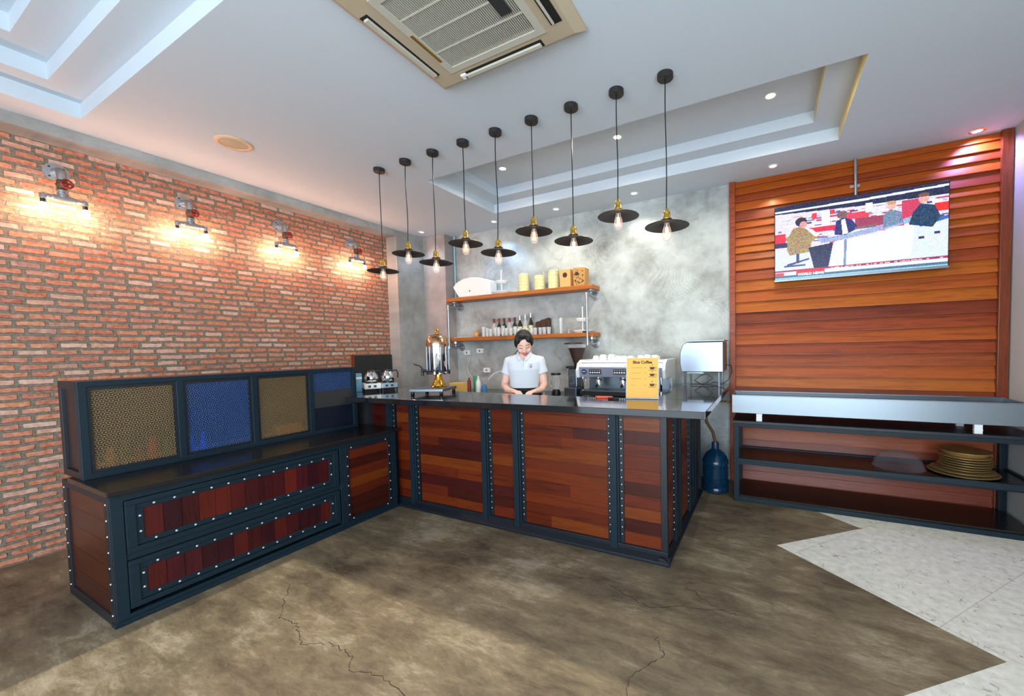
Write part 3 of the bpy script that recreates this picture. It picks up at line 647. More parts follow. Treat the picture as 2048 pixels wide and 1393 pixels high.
# ------------------------------------------------------------------ low drawer cabinet
RV = {}
def rivets(parent, pts, ax, r=.0062, name='rivet', m_='rivet'):
    """every rivet an object of its own, all of one size sharing their mesh"""
    off = Vector((0, 0, 0)); q = parent
    while q: off += Vector(q.location); q = q.parent
    key = (tuple(ax), r, name)
    for p in pts:
        if key not in RV:
            RV[key] = MB().lathe([(r, 0), (r*.8, r*.5), (.0001, r*.75)], (0, 0, 0), 8, ax=ax).build(name, m_, parent, local=True); o = RV[key]
        else: o = RV[key].copy(); o.parent = parent; COL.objects.link(o)
        o.location = Vector(p)-off
def cab():
    XF, YN, YE = 1.59, -3.618, -1.90; ZT = .685
    t = thing('drawer_cabinet', (1.23, -2.8, 0), 'long low blue steel cabinet with two riveted wooden drawers', 'cabinet')
    f = MB()
    # steel frame
    for (y, w) in ((YN, .05), (-2.418, .045), (YE-.05, .05)): f.box(XF-.04, XF, y, y+w, 0, ZT)
    f.box(XF-.04, XF, YN, YE, .645, ZT); f.box(XF-.04, XF, YN, YE, 0, .045); f.box(XF-.03, XF-.006, YN, -2.40, .325, .36)
    f.box(XF-.045, XF+.012, YN-.01, YE, 0, .022)
    f.build('steel_frame', 'steel_paint', t, .003)
    f = MB(); 
    for x in (.87, XF-.057): f.box(x, x+.055, YN-.006, YN+.04, 0, ZT)
    f.box(.87, XF-.003, YN-.006, YN+.04, 0, .05); f.box(.87, XF-.003, YN-.006, YN+.04, .645, ZT-.001)
    MB().box(.87, .91, YE-.05, YE, 0, ZT-.001).build('rear_post', 'steel_dark', t)
    f.build('end_frame', 'steel_dark', t, .003)
    s = MB(); zs = [.05, .17, .30, .43, .54, .645]
    for a, b_, k in zip(zs[:-1], zs[1:], (1, 0, 0, 1, 0)): s.box(.925, XF-.055, YN+.004, YN+.02, a, b_-.002, k)
    s.build('end_panel', ['side_wood', 'side_wood_dark'], t)
    rivets(t, [(x, YN-.006, .06+.083*k) for x in (.90, XF-.028) for k in range(8)], (0, -1, 0), .005)
    MB().box(.88, .90, YN+.05, YE-.05, .03, ZT).build('back_panel', 'steel_dark', t)
    random.seed(4)
    for (z0, z1) in ((.362, .642), (.068, .322)):
        y0, y1 = -3.566, -2.430; b = .05
        d = MB()
        # stepped frame of the drawer
        for q in ((y0, y1, z1-.028, z1), (y0, y1, z0, z0+.028), (y0, y0+.04, z0+.028, z1-.028), (y1-.04, y1, z0+.028, z1-.028)): d.box(XF-.02, XF+.004, *q)
        for q in ((y0+.04, y1-.04, z1-.058, z1-.03), (y0+.04, y1-.04, z0+.03, z0+.058), (y0+.04, y0+.07, z0+.058, z1-.058), (y1-.07, y1-.04, z0+.058, z1-.058)): d.box(XF-.02, XF-.004, *q)
        dd = d.build('drawer', 'steel_paint', t, .0025)
        p = MB(); n = 13; ya, yb = y0+.07, y1-.07
        for k in range(n): p.box(XF-.02, XF-.008, ya+(yb-ya)*k/n+.0012, ya+(yb-ya)*(k+1)/n-.0012, z0+.058, z1-.058, random.randrange(5))
        p.build('plank_front', ['drawer_%d' % i for i in range(5)], dd)
        pts = [(XF-.004, ya+(yb-ya)*(k+.5)/12, zz) for k in range(12) for zz in (z0+.044, z1-.044)] + [(XF-.004, yy, z0+(z1-z0)*q) for yy in (y0+.055, y1-.055) for q in (.36, .66)]
        rivets(dd, pts, (1, 0, 0), .0060)
    # end door with horizontal planks
    y0, y1, z0, z1 = -2.372, -1.955, .045, .645; d = MB()
    for q in ((y0, y1, z1-.03, z1), (y0, y1, z0, z0+.03), (y0, y0+.03, z0, z1), (y1-.03, y1, z0, z1)): d.box(XF-.02, XF+.002, *q)
    dd = d.build('side_door', 'steel_dark', t, .002)
    p = MB(); zz = z0+.03; ks = [5, 2, 5, 3, 0, 2, 2]
    for k in range(7):
        p.box(XF-.018, XF-.008, y0+.03, y1-.03, zz, zz+.0775-.0015, ks[6-k]); zz += .0775
    p.build('plank_front', ['panel_y_%d' % i for i in range(6)], dd)
    rivets(dd, [(XF+.002, yy, .10+.078*k) for yy in (y0+.016, y1-.016) for k in range(7)]+[(XF+.002, y0+.05, z0+.015), (XF+.002, y1-.05, z0+.015), (XF+.002, y0+.05, z1-.012), (XF+.002, y1-.05, z1-.012)], (1, 0, 0), .0055)
    tag(MB().box(1.0, 1.615, YN-.012, YE+.03, ZT, .711).build('polished_ledge', 'ledge_top', None, .003), 'dark polished ledge on top of the low drawer cabinet', 'countertop')
cab()
def case():
    x0, x1, y0, y1, z0, z1 = .86, 1.19, -3.612, -1.975, .711, 1.263
    t = thing('display_case', (1.02, -2.8, .711), 'long blue steel display case with coloured patterned glass on the cabinet', 'display case')
    fr = MB(); w = .036
    posts = [y0, -3.205, -2.795, -2.392, y1-.036]
    for y in posts: fr.box(x1-.03, x1, y, y+w, z0, z1)
    fr.box(x1-.03, x1, y0, y1, z1-.032, z1); fr.box(x1-.03, x1, y0, y1, z0, z0+.03)
    fr.build('steel_frame', 'steel_paint', t, .003)
    for y in (y0, y1-.03):
        e = MB(); e.box(x0, x0+.045, y, y+.03, z0, z1); e.box(x0, x1-.03, y, y+.03, z1-.045, z1); e.box(x0, x1-.03, y, y+.03, z0, z0+.04); e.box(x1-.06, x1-.03, y, y+.03, z0, z1); e.build('end_frame', 'steel_dark', t, .002)
    MB().box(x0+.045, x1-.06, y0+.014, y0+.02, z0+.04, z1-.045).build('end_panel', 'dark_wood', t); MB().box(x0+.045, x1-.06, y1-.02, y1-.014, z0+.04, z1-.045).build('end_panel', 'dark_wood', t)
    MB().box(x0, x1-.002, y0+.002, y1-.002, z1-.014, z1-.002).build('top_board', 'dark_wood', t)
    MB().box(x0+.004, x0+.012, y0+.03, y1-.03, z0+.03, z1-.02).build('back_board', 'back_brown', t)
    MB().box(x0+.012, x1-.03, y0+.03, y1-.03, z0+.002, z0+.012).build('base_board', 'dark_wood', t)
    g = [(y0+w, -3.205, 'glass_bronze'), (-3.205+w, -2.795, 'glass_blue'), (-2.795+w, -2.392, 'glass_bronze')]
    for a, b_, m_ in g:
        s = MB()
        for q in ((a, b_, z1-.05, z1-.032), (a, b_, z0+.03, z0+.048), (a, a+.014, z0+.048, z1-.05), (b_-.014, b_, z0+.048, z1-.05)): s.box(x1-.026, x1-.01, *q)
        s.build('glazing_bead', 'steel_dark', t)
        MB().box(x1-.022, x1-.017, a+.010, b_-.010, z0+.046, z1-.048).build('glass_pane', m_, t)
    a, b_ = -2.392+w, y1-.036
    MB().box(x1-.022, x1-.016, a, b_, 1.07, z1-.032).build('glass_pane', 'glass_blue', t)
    MB().box(x1-.03, x1-.012, a, b_, .93, 1.07).build('middle_board', 'dark_grey', t)
    MB().box(x1-.022, x1-.016, a, b_, z0+.03, .93).build('glass_pane', 'glass_navy', t)
    # goods seen dimly through the glass
    random.seed(9)
    specs = [(-3.56, '#f0dc4a', .10, 'yellow capped jar'), (-3.49, '#ffee4a', .14, 'bright yellow jar'), (-3.43, '#6ea05c', .17, 'green jar'), (-3.37, '#a85844', .12, 'brown jar'), (-3.31, '#ff6c48', .17, 'orange red jar'), (-3.245, '#5c9058', .15, 'tall green jar')]
    for i, (yy, c_, h, lab) in enumerate(specs):
        simple('jar_paint_%d' % i, c_, .5); r = .026
        j = tag(MB().lathe([(r*.9, 0), (r, .01), (r, h*.7), (r*.6, h*.8), (r*.6, h), (.0001, h)], (1.125, yy, z0+.0125), 14).build('storage_jar', 'jar_paint_%d' % i), lab+' behind the bronze glass pane nearest the camera', 'jar', 'jars inside the display case')
    for yy, w_ in ((-3.125, 'left'), (-3.065, 'right')):
        simple('cyan_'+w_, '#30ccff', .4)
        tag(MB().lathe([(.024, 0), (.026, .01), (.024, .06), (.011, .11), (.011, .15), (.0001, .15)], (1.13, yy, z0+.0125), 14).build('bottle', 'cyan_'+w_), '%s one of two bright blue bottles behind the blue glass pane' % w_, 'bottle')
    simple('yellow_pack', '#ffd420', .5)
    tag(MB().box(1.06, 1.145, -2.62, -2.43, z0+.0125, z0+.12).build('packet', 'yellow_pack', None, .01), 'yellow packet behind the second bronze glass pane', 'packet')
case()

# ------------------------------------------------------------------ bar counter
ZS = 1.0
def bar():
    t = thing('bar_counter', (2.7, -1.6, 0), 'long bar counter front with riveted steel posts and reddish wood planks', 'bar counter')
    YB = -1.84; XB = 4.0; ZB = .9535
    random.seed(21)
    def planks(x0, x1, seed, z0=.07, z1=ZB):
        r = random.Random(seed); p = MB(); z = z0; last = -1
        while z < z1-.005:
            h = r.uniform(.075, .092); zz = min(z+h, z1)
            if z1-zz < .03: zz = z1
            k = r.randrange(6)
            if k == last: k = (k+1) % 6
            last = k
            if k == 4 and r.random() < .5: k = 0
            if x1-x0 > .5 and r.random() < .4:
                xm = x0+(x1-x0)*r.uniform(.3, .7); p.box(x0, xm-.0008, YB+.004, YB+.02, z+.0008, zz-.0008, k); p.box(xm+.0008, x1, YB+.004, YB+.02, z+.0008, zz-.0008, r.randrange(6))
            else: p.box(x0, x1, YB+.004, YB+.02, z+.0008, zz-.0008, k)
            z = zz
        p.build('plank_panel', ['panel_%d' % i for i in range(6)], t)
    for i, (a, b_) in enumerate(((1.20, 1.45), (1.54, 1.735), (1.825, 2.54), (2.612, 2.845), (2.925, 3.632), (3.705, 3.965))): planks(a, b_, 30+i, z0=.715 if i == 0 else .07)
    # posts
    for (x, two) in ((1.435, 0), (1.728, 0), (2.534, 0), (2.840, 0), (3.628, 1)):
        f = MB(); f.box(x, x+.045, YB-.03, YB+.02, .03, ZB); f.box(x+.045, x+.058, YB-.018, YB+.02, .03, ZB); f.box(x+.058, x+.088, YB-.004, YB+.02, .03, ZB, 1)
        if two: f.box(x-.028, x, YB-.004, YB+.02, .03, ZB, 1)
        p = f.build('post', ['steel_paint', 'steel_dark'], t, .002)
        rivets(p, [(x+.073, YB-.004, .13+.0485*k) for k in range(17)]+([(x-.014, YB-.004, .13+.0485*k) for k in range(17)] if two else []), (0, -1, 0), .0044)
    f = MB(); f.box(1.30, XB+.008, YB-.02, YB+.03, 0, .07); f.prism([(-1.90, 0), (-1.90, .02), (-1.86, .045), (-1.84, .045), (-1.84, 0)], 1.606, XB+.025, axis='x')
    f.prism([(XB+.025, 0), (XB+.025, .02), (XB-.01, .045), (XB-.04, .045), (XB-.04, 0)], -1.90, -.47, axis='y')
    f.build('plinth', 'steel_dark', t, .002)
    MB().box(1.20, XB, YB, YB+.03, ZB-.02, ZB).box(XB-.03, XB, YB, -.47, ZB-.02, ZB).build('top_rail', 'steel_dark', t)
    # side face, x = XB
    f = MB(); f.box(XB-.035, XB+.006, YB-.008, YB+.03, .03, ZB); p = f.build('post', 'steel_dark', t, .002)
    def sp(y0, y1, seed):
        r = random.Random(seed); p = MB(); z = .07
        while z < ZB-.005:
            zz = min(z+.084, ZB); p.box(XB-.02, XB-.006, y0, y1, z+.0008, zz-.0008, r.choice((0, 1, 3, 5))); z = zz
        p.build('plank_panel', ['panel_y_%d' % i for i in range(6)], t)
    sp(-1.81, -1.60, 50); sp(-1.36, -1.05, 51); sp(-.62, -.50, 52)
    for y in (-1.80, -1.615, -1.065):
        f = MB().box(XB-.02, XB-.002, y-.014, y+.014, .05, ZB); p = f.build('rivet_strip', 'steel_dark', t)
        rivets(p, [(XB-.002, y, .12+.0485*k) for k in range(17)], (1, 0, 0), .0044)
    for (a, b_) in ((-1.60, -1.46), (-1.45, -1.37), (-1.045, -.93), (-.91, -.80), (-.78, -.64), (-.50, -.46)):
        MB().box(XB-.03, XB+.012, a, b_-.03, .03, ZB).box(XB-.03, XB, b_-.03, b_, .03, ZB).build('post', 'steel_paint', t, .003)
    MB().box(1.2, XB-.04, YB+.04, YB+.06, .02, ZB-.02).box(XB-.06, XB-.04, YB+.06, -.47, .02, ZB-.02).box(3.74, XB-.06, -.49, -.47, .02, ZB-.02).box(3.74, 3.76, YB+.3, -.49, .02, ZB-.02).build('inner_lining', 'dark_grey', t)
    # worktops
    fp = [(1.215, -2.10), (4.253, -1.925), (4.25, -1.40), (3.76, -1.425), (3.0, -1.47), (.85, -1.38), (.85, -1.968), (1.215, -1.968)]
    tag(MB().prism(fp, .955, ZS).build('stone_worktop', 'granite', None, .003), 'long black polished stone top of the bar counter', 'countertop')
    tag(MB().prism([(3.76, -1.423), (4.25, -1.398), (4.245, -.004), (3.76, -.004)], .955, ZS).build('stone_worktop', 'granite', None, .003), 'black polished stone worktop running back to the wall under the oven', 'countertop')
    # working counter along the back wall
    b = thing('back_counter', (2.3, -.3, 0), 'low working counter along the grey back wall behind the bar', 'counter')
    MB().box(.7, 3.72, -.62, -.004, .82, .86).build('worktop', 'stainless', b, .003)
    for k in range(5): MB().box(.72+.6*k, 1.30+.6*k, -.58, -.01, .06, .82).build('cabinet_door', 'dark_grey', b, .003)
    MB().box(.72, 3.70, -.55, -.01, 0, .06).build('plinth', 'black_metal', b)
    tag(MB().box(.86, 1.17, -1.88, -1.42, 0, .9549).build('support_cabinet', 'dark_grey'), 'dark support cupboard under the left end of the bar top', 'cupboard')
bar()

# ------------------------------------------------------------------ shelf unit at right
def unit():
    x0, x1, y0, y1 = 4.305, 6.24, -.57, -.07
    t = thing('steel_shelf_unit', (5.2, -.3, 0), 'low open steel shelf unit along the foot of the wood wall', 'shelf unit')
    f = MB(); w = .045
    for (x, y) in ((x0, y0), (x1-w, y0), (x0, y1-w), (x1-w, y1-w)): f.box(x, x+w, y, y+w, 0, .70)
    for z in ((0, .035), (.335, .385), (.665, .70)):
        f.box(x0, x1, y0, y0+.02, *z); f.box(x0, x1, y1-.02, y1, *z)
        f.box(x0, x0+.02, y0, y1, *z); f.box(x1-.02, x1, y0, y1, *z)
    f.build('steel_frame', 'steel_paint', t, .003)
    MB().box(x0-.008, x1, y0-.012, y1, .70, .722).build('shelf_top', 'steel_dark', t, .002)
    MB().box(x0+.02, x1-.02, y0+.02, y1-.02, .345, .375).build('shelf_board', 'ledge_top', t)
    MB().box(x0+.02, x1-.02, y0+.02, y1-.02, .035, .05).build('shelf_board', 'ledge_top', t)
    # stainless trough
    q = thing('steel_trough', (5.2, -.4, .722), 'long stainless steel trough standing on the shelf unit', 'trough')
    a0, a1, b0, b1, z0, z1 = 4.292, 6.18, -.56, -.20, .788, .945
    m_ = MB(); th = .008
    m_.box(a0, a1, b0, b0+th, z0, z1); m_.box(a0, a1, b1-th, b1, z0, z1); m_.box(a0, a0+th, b0+th, b1-th, z0, z1); m_.box(a1-th, a1, b0+th, b1-th, z0, z1); m_.box(a0+th, a1-th, b0+th, b1-th, z0, z0+th)
    m_.box(a0-.004, a1+.004, b0-.006, b0+.012, z1-.003, z1+.004); m_.box(a0-.004, a1+.004, b1-.012, b1+.006, z1-.003, z1+.004)
    m_.build('basin', 'stainless', q, .002)
    m_ = MB(); m_.box(a0+.05, 5.94, b1-.10, b1-.005, z1+.004, z1+.014); m_.build('rear_lip', 'stainless', q, .002)
    for x in (4.51, 5.915):
        for y in (b0+.02, b1-.04): MB().box(x-.022, x+.022, y-.012, y+.012, .722, z0).box(x-.024, x+.024, y-.014, y+.014, .744, .748).build('foot', 'white_ceramic', q)
    # copper gas tap between the bar and the trough
    q = thing('gas_valve', (4.25, -.35, .9), 'small brass gas tap and pipe beside the left end of the steel trough', 'valve')
    MB().tube([(4.285, -.38, .865), (4.17, -.40, .862), (4.16, -.41, .858)], .008, 8).build('pipe', 'rust', q)
    for x in (4.13, 4.19, 4.235): MB().lathe([(.014, 0), (.014, .018)], (x, -.395, .863), 8, ax=(1, 0, 0)).build('fitting', 'brass', q)
    # plates
    random.seed(2)
    z = .3755
    labels = ['lowest and widest gold rimmed round tray of the stack', 'second widest round tray above the bottom one']
    for k in range(9):
        r = .205 if k == 0 else .185 if k == 1 else .15
        cx = 5.90 + (0 if k < 2 else .02)+random.uniform(-.008, .008); h = .016 if k < 2 else .013
        lab = labels[k] if k < 2 else ('topmost bowl-shaped gold tray on the stack' if k == 8 else 'round gold rimmed tray in the middle of the stack on the shelf unit')
        hh = .045 if k == 8 else h
        o = tag(MB().lathe([(.0001, 0), (r*.78, 0), (r*.96, hh*.7), (r*.96, hh*.7+.003), (r*.76, .004), (.0001, .004)], (cx, -.33, z), 44).build('round_tray', 'tray_dark' if k < 8 else 'gold_rim'), lab, 'tray', 'gold trays stacked on the shelf unit')
        MB().lathe([(r*.955, hh*.7-.001), (r, hh*.7+.0005), (r, hh*.7+.0035), (r*.955, hh*.7+.004)], (cx, -.33, z), 44).build('gold_edge', 'gold_rim', o)
        z += .018 if k < 7 else .016
    q = thing('cake_dome', (5.52, -.33, .3755), 'clear domed cake cover standing beside the stack of gold trays', 'cake cover')
    MB().lathe([(.165, 0), (.172, .003), (.165, .010), (.158, .04), (.135, .085), (.09, .115), (.03, .128), (.0001, .130)], (5.52, -.33, .3755), 40).build('dome', 'dome_glass', q)
    MB().lathe([(.008, .128), (.008, .145), (.02, .155), (.02, .163), (.0001, .17)], (5.52, -.33, .3755), 16).build('knob', 'dome_glass', q)
unit()
def water_bottle():
    x, y = 4.128, -.38
    t = thing('water_bottle', (x, y, 0), 'large blue water bottle on the floor between the bar and the shelf unit', 'water bottle')
    prof = [(.10, 0), (.118, .01), (.118, .05), (.112, .058), (.118, .066), (.118, .12), (.111, .128), (.111, .138), (.118, .146), (.118, .24), (.111, .248), (.111, .26), (.118, .268), (.118, .30), (.111, .31), (.105, .33), (.08, .37), (.04, .40), (.031, .41)]
    MB().lathe(prof, (x, y, 0), 32).build('body', 'bottle_blue', t)
    MB().lathe([(.033, .405), (.033, .455), (.03, .47), (.0001, .472)], (x, y, 0), 20).build('cap', 'blue_plastic', t)
    simple('navy', '#16304e', .35); bpy.data.objects['cap'].data.materials[0] = M['navy']
    h = thing('hose', (x, y, .47), 'brown flexible hose rising from the blue water bottle', 'hose')
    MB().tube([(x, y, .47), (x-.02, y, .56), (x-.075, y-.02, .66), (x-.085, y-.02, .76), (x-.03, y-.01, .84), (x-.005, y-.01, .852)], .014, 10).build('tube', 'rust', h)
water_bottle()

# ------------------------------------------------------------------ pipe shelves on the back wall
def shelf(z, y0, lab):
    tag(MB().box(.63, 2.815, y0, -.004, z, z+.048).build('wall_shelf', 'shelf_wood', None, .004), lab, 'shelf')
shelf(2.062, -.225, 'upper brown wooden shelf on pipe brackets, holding food carriers'); shelf(1.522, -.225, 'lower brown wooden shelf on pipe brackets, holding glasses and bottles')
def bracket(x, lab):
    t = thing('pipe_bracket', (x, 0, 1.45), lab, 'pipe bracket', 'galvanised pipe brackets of the wall shelves')
    yf = -.25
    for z in (2.0, 1.44):
        MB().lathe([(.052, .001), (.052, .007), (.024, .010), (.024, .03)], (x, 0, z), 24, ax=(0, -1, 0)).build('wall_flange', 'galvanised', t)
        MB().tube([(x, -.02, z), (x, yf, z)], .014, 10).lathe([(.02, 0), (.02, .03)], (x, -.14, z), 12, ax=(0, 1, 0)).build('arm_pipe', 'galvanised', t)
        MB().tube([(x, -.125, z), (x, -.125, z+.036)], .015, 10).lathe([(.018, .036), (.046, .05), (.046, .061 if z > 1.8 else .081)], (x, -.125, z), 20).build('shelf_flange', 'galvanised', t)
    MB().tube([(x, yf, 2.0), (x, yf, 1.44)], .014, 12).lathe([(.02, 0), (.02, .03)], (x, yf, 1.985), 14).lathe([(.02, 0), (.02, .03)], (x, yf, 1.425), 14).lathe([(.02, 0), (.02, .022)], (x, yf, 1.95), 14).build('front_pipe', 'galvanised', t)
bracket(.69, 'galvanised pipe bracket at the left end of the two wall shelves, beside the pillar'); bracket(2.755, 'galvanised pipe bracket at the right end of the two wall shelves')
# upper shelf goods
ZU = 2.1105
bin_ = [(.735, .145), (.80, .205), (.92, .245), (1.06, .255), (1.18, .24), (1.30, .21), (1.365, .185), (1.365, .0), (.86, .0), (.83, .01)]
tag(MB().prism([(a, ZU+b) for a, b in bin_], -.20, -.045, axis='y').build('bread_bin', 'white_plastic', None, .012), 'large white curved bin lying at the left end of the upper shelf', 'bin')
simple('green_dot', '#4c9c84', .5)
b = bpy.data.objects['bread_bin']; MB().lathe([(.014, 0), (.014, .002)], (1.03, -.2005, ZU+.075), 14, ax=(0, -1, 0)).build('badge', 'green_dot', b)
def cake_stand(x, y, z, lab, s=1.):
    t = thing('cake_stand', (x, y, z), lab, 'cake stand')
    MB().lathe([(.0001, .0), (.10*s, .0), (.125*s, .028), (.12*s, .032), (.10*s, .012), (.0001, .010)], (x, y, z), 30).build('lower_plate', 'white_ceramic', t)
    MB().lathe([(.0001, 0), (.07*s, 0), (.085*s, .03), (.080*s, .036), (.0001, .010)], (x, y, z+.135), 30).build('upper_plate', 'white_ceramic', t)
    MB().tube([(x, y, z+.01), (x, y, z+.29)], .007, 8).ball((x, y, z+.295), .012).build('centre_rod', 'white_ceramic', t)
cake_stand(1.50, -.13, ZU, 'white two-tier cake stand beside the white bin on the upper shelf')
def carrier(x, n, lab):
    t = thing('food_carrier', (x, -.13, ZU), lab, 'food carrier', 'stacked enamel food carriers on the upper shelf')
    r = .066
    for k in range(n):
        z = ZU+k*.042; MB().lathe([(r-.004, 0), (r, .004), (r, .034), (r+.003, .036), (r+.003, .041), (.0001, .041)], (x, -.13, z), 26).build('tier', 'ivory', t)
    zt = ZU+n*.042
    MB().lathe([(r+.002, 0), (r-.006, .010), (.02, .018), (.0001, .019)], (x, -.13, zt), 26).build('lid', 'ivory', t)
    MB().tube([(x-r-.007, -.13, ZU+.005), (x-r-.007, -.13, zt+.02), (x-r*.7, -.13, zt+.052), (x, -.13, zt+.06), (x+r*.7, -.13, zt+.052), (x+r+.007, -.13, zt+.02), (x+r+.007, -.13, ZU+.005)], .0035, 6).build('carry_handle', 'galvanised', t)
carrier(1.845, 5, 'tallest cream stacked food carrier, leftmost of the three'); carrier(2.075, 4, 'shorter cream stacked food carrier, middle of the three'); carrier(2.27, 5, 'cream stacked food carrier, rightmost of the three, beside the cardboard box')
cb = tag(MB().box(2.385, 2.525, -.19, -.09, ZU, ZU+.205).build('cardboard_box', 'box_card', None, .003), 'orange tan cardboard box with a dark oval emblem on the upper shelf', 'box')
MB().lathe([(.03, 0), (.03, .001)], (2.455, -.1905, ZU+.14), 22, ax=(0, -1, 0)).build('emblem', 'menu_ink', cb).scale = (1, 1, 1)
kb = MB().prism([(2.56, ZU), (2.70, ZU), (2.715, ZU+.205), (2.555, ZU+.215)], -.19, -.07, axis='y').build('coffee_bag', 'kraft', None, .01); tag(kb, 'patterned brown and gold coffee bag at the right end of the upper shelf', 'bag')
random.seed(8); m_ = MB()
for k in range(26):
    a = random.uniform(2.575, 2.69); c = random.uniform(ZU+.02, ZU+.19); m_.lathe([(random.uniform(.004, .011), 0), (.003, .0008)], (a, -.1905, c), 7, ax=(0, -1, 0))
m_.build('print_pattern', 'coffee_dark', kb); kb['label'] = 'patterned brown and gold coffee bag at the right end of the upper shelf'
MB().lathe([(.022, 0), (.022, .001)], (2.61, -.1915, ZU+.14), 16, ax=(0, -1, 0)).build('round_badge', 'dark_grey', kb)
bpy.data.objects['print_pattern']['kind'] = 'stuff'

# lower shelf goods
ZL = 1.5705
def glass_t(x, y, h=.115, r=.026):
    return MB().lathe([(.0001, .003), (r*.85, .003), (r*.8, 0), (r, h), (r-.0015, h), (r*.76, .006)], (x, y, ZL), 14)
random.seed(12)
t = thing('ornament_clock', (1.07, -.12, ZL), 'small round tan clock on the left part of the lower shelf', 'clock')
MB().lathe([(.036, 0), (.036, .03)], (1.07, -.11, ZL+.04), 20, ax=(0, -1, 0)).build('case', 'kraft', t); MB().lathe([(.029, 0), (.029, .002)], (1.07, -.141, ZL+.04), 20, ax=(0, -1, 0)).build('dial', 'box_card', t)
MB().box(1.04, 1.10, -.135, -.09, ZL, ZL+.012).build('foot', 'kraft', t)
pk = tag(MB().box(.72, .95, -.19, -.05, ZL, ZL+.006).build('tray', 'white_plastic', None, .002), 'thin pale tray at the left end of the lower shelf', 'tray')
G = []
for i in range(17):
    x = 1.22+i*.062; y = -.17+random.uniform(-.012, .012); h = random.choice((.10, .115, .13)) if i < 9 else .085
    lab = 'clear drinking glass in the front row on the lower shelf, left half' if i < 9 else 'short clear drinking glass in the front row on the lower shelf, right half'
    tag(glass_t(x, y, h).build('drinking_glass', 'glass_shelf'), lab, 'glass', 'glasses on the lower shelf, left half' if i < 9 else 'short glasses on the lower shelf, right half')
tall = tag(glass_t(2.355, -.13, .19, .022).build('tall_glass', 'glass_shelf'), 'tallest clear glass on the lower shelf, beside the cake stand', 'glass')
simple('wine_red', '#7c1c22', .4); simple('syrup_amber', '#8a4a18', .3); simple('bottle_dark', '#1c2224', .2); simple('label_cream', '#d8d0a8', .6); simple('foil_silver', '#c6c8ca', .3, .8); simple('cap_brown', '#4a2018', .4)
caps = [('wine_red', 'dark red'), ('wine_red', 'dark red'), ('cap_brown', 'brown'), ('wine_red', 'dark red'), ('cap_brown', 'brown'), ('foil_silver', 'silver'), ('foil_silver', 'silver'), ('foil_silver', 'silver')]
pos = ['first from the left', 'second from the left', 'third from the left', 'fourth from the left', 'fifth from the left', 'third from the right', 'second from the right', 'rightmost']
for i, (c_, nm) in enumerate(caps):
    x = 1.33+i*.082; y = -.085; h = .235 if i < 5 else .25+.012*(i-5)
    t = thing('syrup_bottle', (x, y, ZL), 'bottle with %s cap in the back row, %s' % (nm, pos[i]), 'bottle', 'bottles in the back row of the lower shelf')
    MB().lathe([(.028, 0), (.030, .006), (.030, h*.55), (.013, h*.72), (.013, h-.05)], (x, y, ZL), 16).build('body', 'bottle_dark' if i % 3 else 'glass_shelf', t)
    MB().lathe([(.0308, h*.12), (.0308, h*.45)], (x, y, ZL), 16).build('paper_label', 'label_cream', t)
    MB().lathe([(.015, h-.055), (.016, h), (.0001, h)], (x, y, ZL), 14).build('cap', c_, t)
for i, (x, h, lab) in enumerate(((2.02, .17, 'left'), (2.09, .19, 'middle'), (2.155, .205, 'right'))):
    tag(MB().prism([(x-.03, ZL), (x+.03, ZL), (x+.036, ZL+h*.9), (x+.02, ZL+h), (x-.03, ZL+h*.93)], -.12, -.06, axis='y').build('coffee_pouch', 'coffee_dark', None, .006), '%s one of three dark brown coffee pouches on the lower shelf' % lab, 'pouch', 'dark coffee pouches on the lower shelf')
cake_stand(2.63, -.10, ZL, 'white two-tier cake stand at the right end of the lower shelf', .95)
tag(MB().lathe([(.0001, 0), (.02, 0), (.035, .012), (.03, .014), (.0001, .004)], (2.70, -.19, ZL), 16).build('small_dish', 'coffee_dark'), 'small dark dish in front of the white stand on the lower shelf', 'dish')
tag(MB().lathe([(.018, 0), (.006, .008), (.006, .04), (.026, .055), (.0001, .05)], (2.47, -.15, ZL), 16).build('egg_cup', 'glass_shelf'), 'tiny clear stemmed cup beside the cake stand on the lower shelf', 'cup')
# sockets, conduit, black board
for x, z, lab in ((.80, 1.365, 'white socket box under the left end of the lower shelf'), (1.03, 1.385, 'white socket box right of another under the lower shelf'), (1.14, 1.12, 'white socket box low on the grey wall above the small bottles')):
    t = thing('socket_box', (x, -.02, z), lab, 'socket'); MB().box(x-.055, x+.055, -.035, -.001, z-.033, z+.033).build('box', 'white_plastic', t, .003); MB().box(x-.008, x+.008, -.037, -.034, z-.012, z+.012).build('switch', 'dark_grey', t)
t = thing('cable', (.87, -.03, 1.2), 'white cable hanging between the sockets on the grey wall', 'cable')
MB().tube([(.86, -.03, 1.335), (.85, -.03, 1.26), (.80, -.03, 1.17), (.82, -.03, 1.08), (.90, -.03, 1.0), (.98, -.03, 1.06), (1.085, -.03, 1.11)], .0045, 6).build('wire', 'white_cable', t)
simple('teal_pipe', '#a8ccd0', .5)
tag(MB().tube([(.622, -.02, 2.998), (.622, -.02, 2.12)], .012, 10).build('conduit_pipe', 'teal_pipe'), 'pale vertical conduit pipe in the corner above the upper shelf', 'conduit')
t = thing('black_board', (.02, -.93, .9), 'black board panel standing against the brick wall behind the coffee warmers', 'board')
MB().box(.002, .03, -1.193, -.645, .86, 1.362).build('panel', 'dark_grey', t, .003); MB().box(.002, .034, -1.205, -1.185, .86, 1.368).build('edge_strip', 'frame_wood', t)
tag(MB().box(.002, .30, -1.22, -.642, 0, .8598).build('side_cupboard', 'dark_grey'), 'low dark cupboard under the black board by the brick wall', 'cupboard')

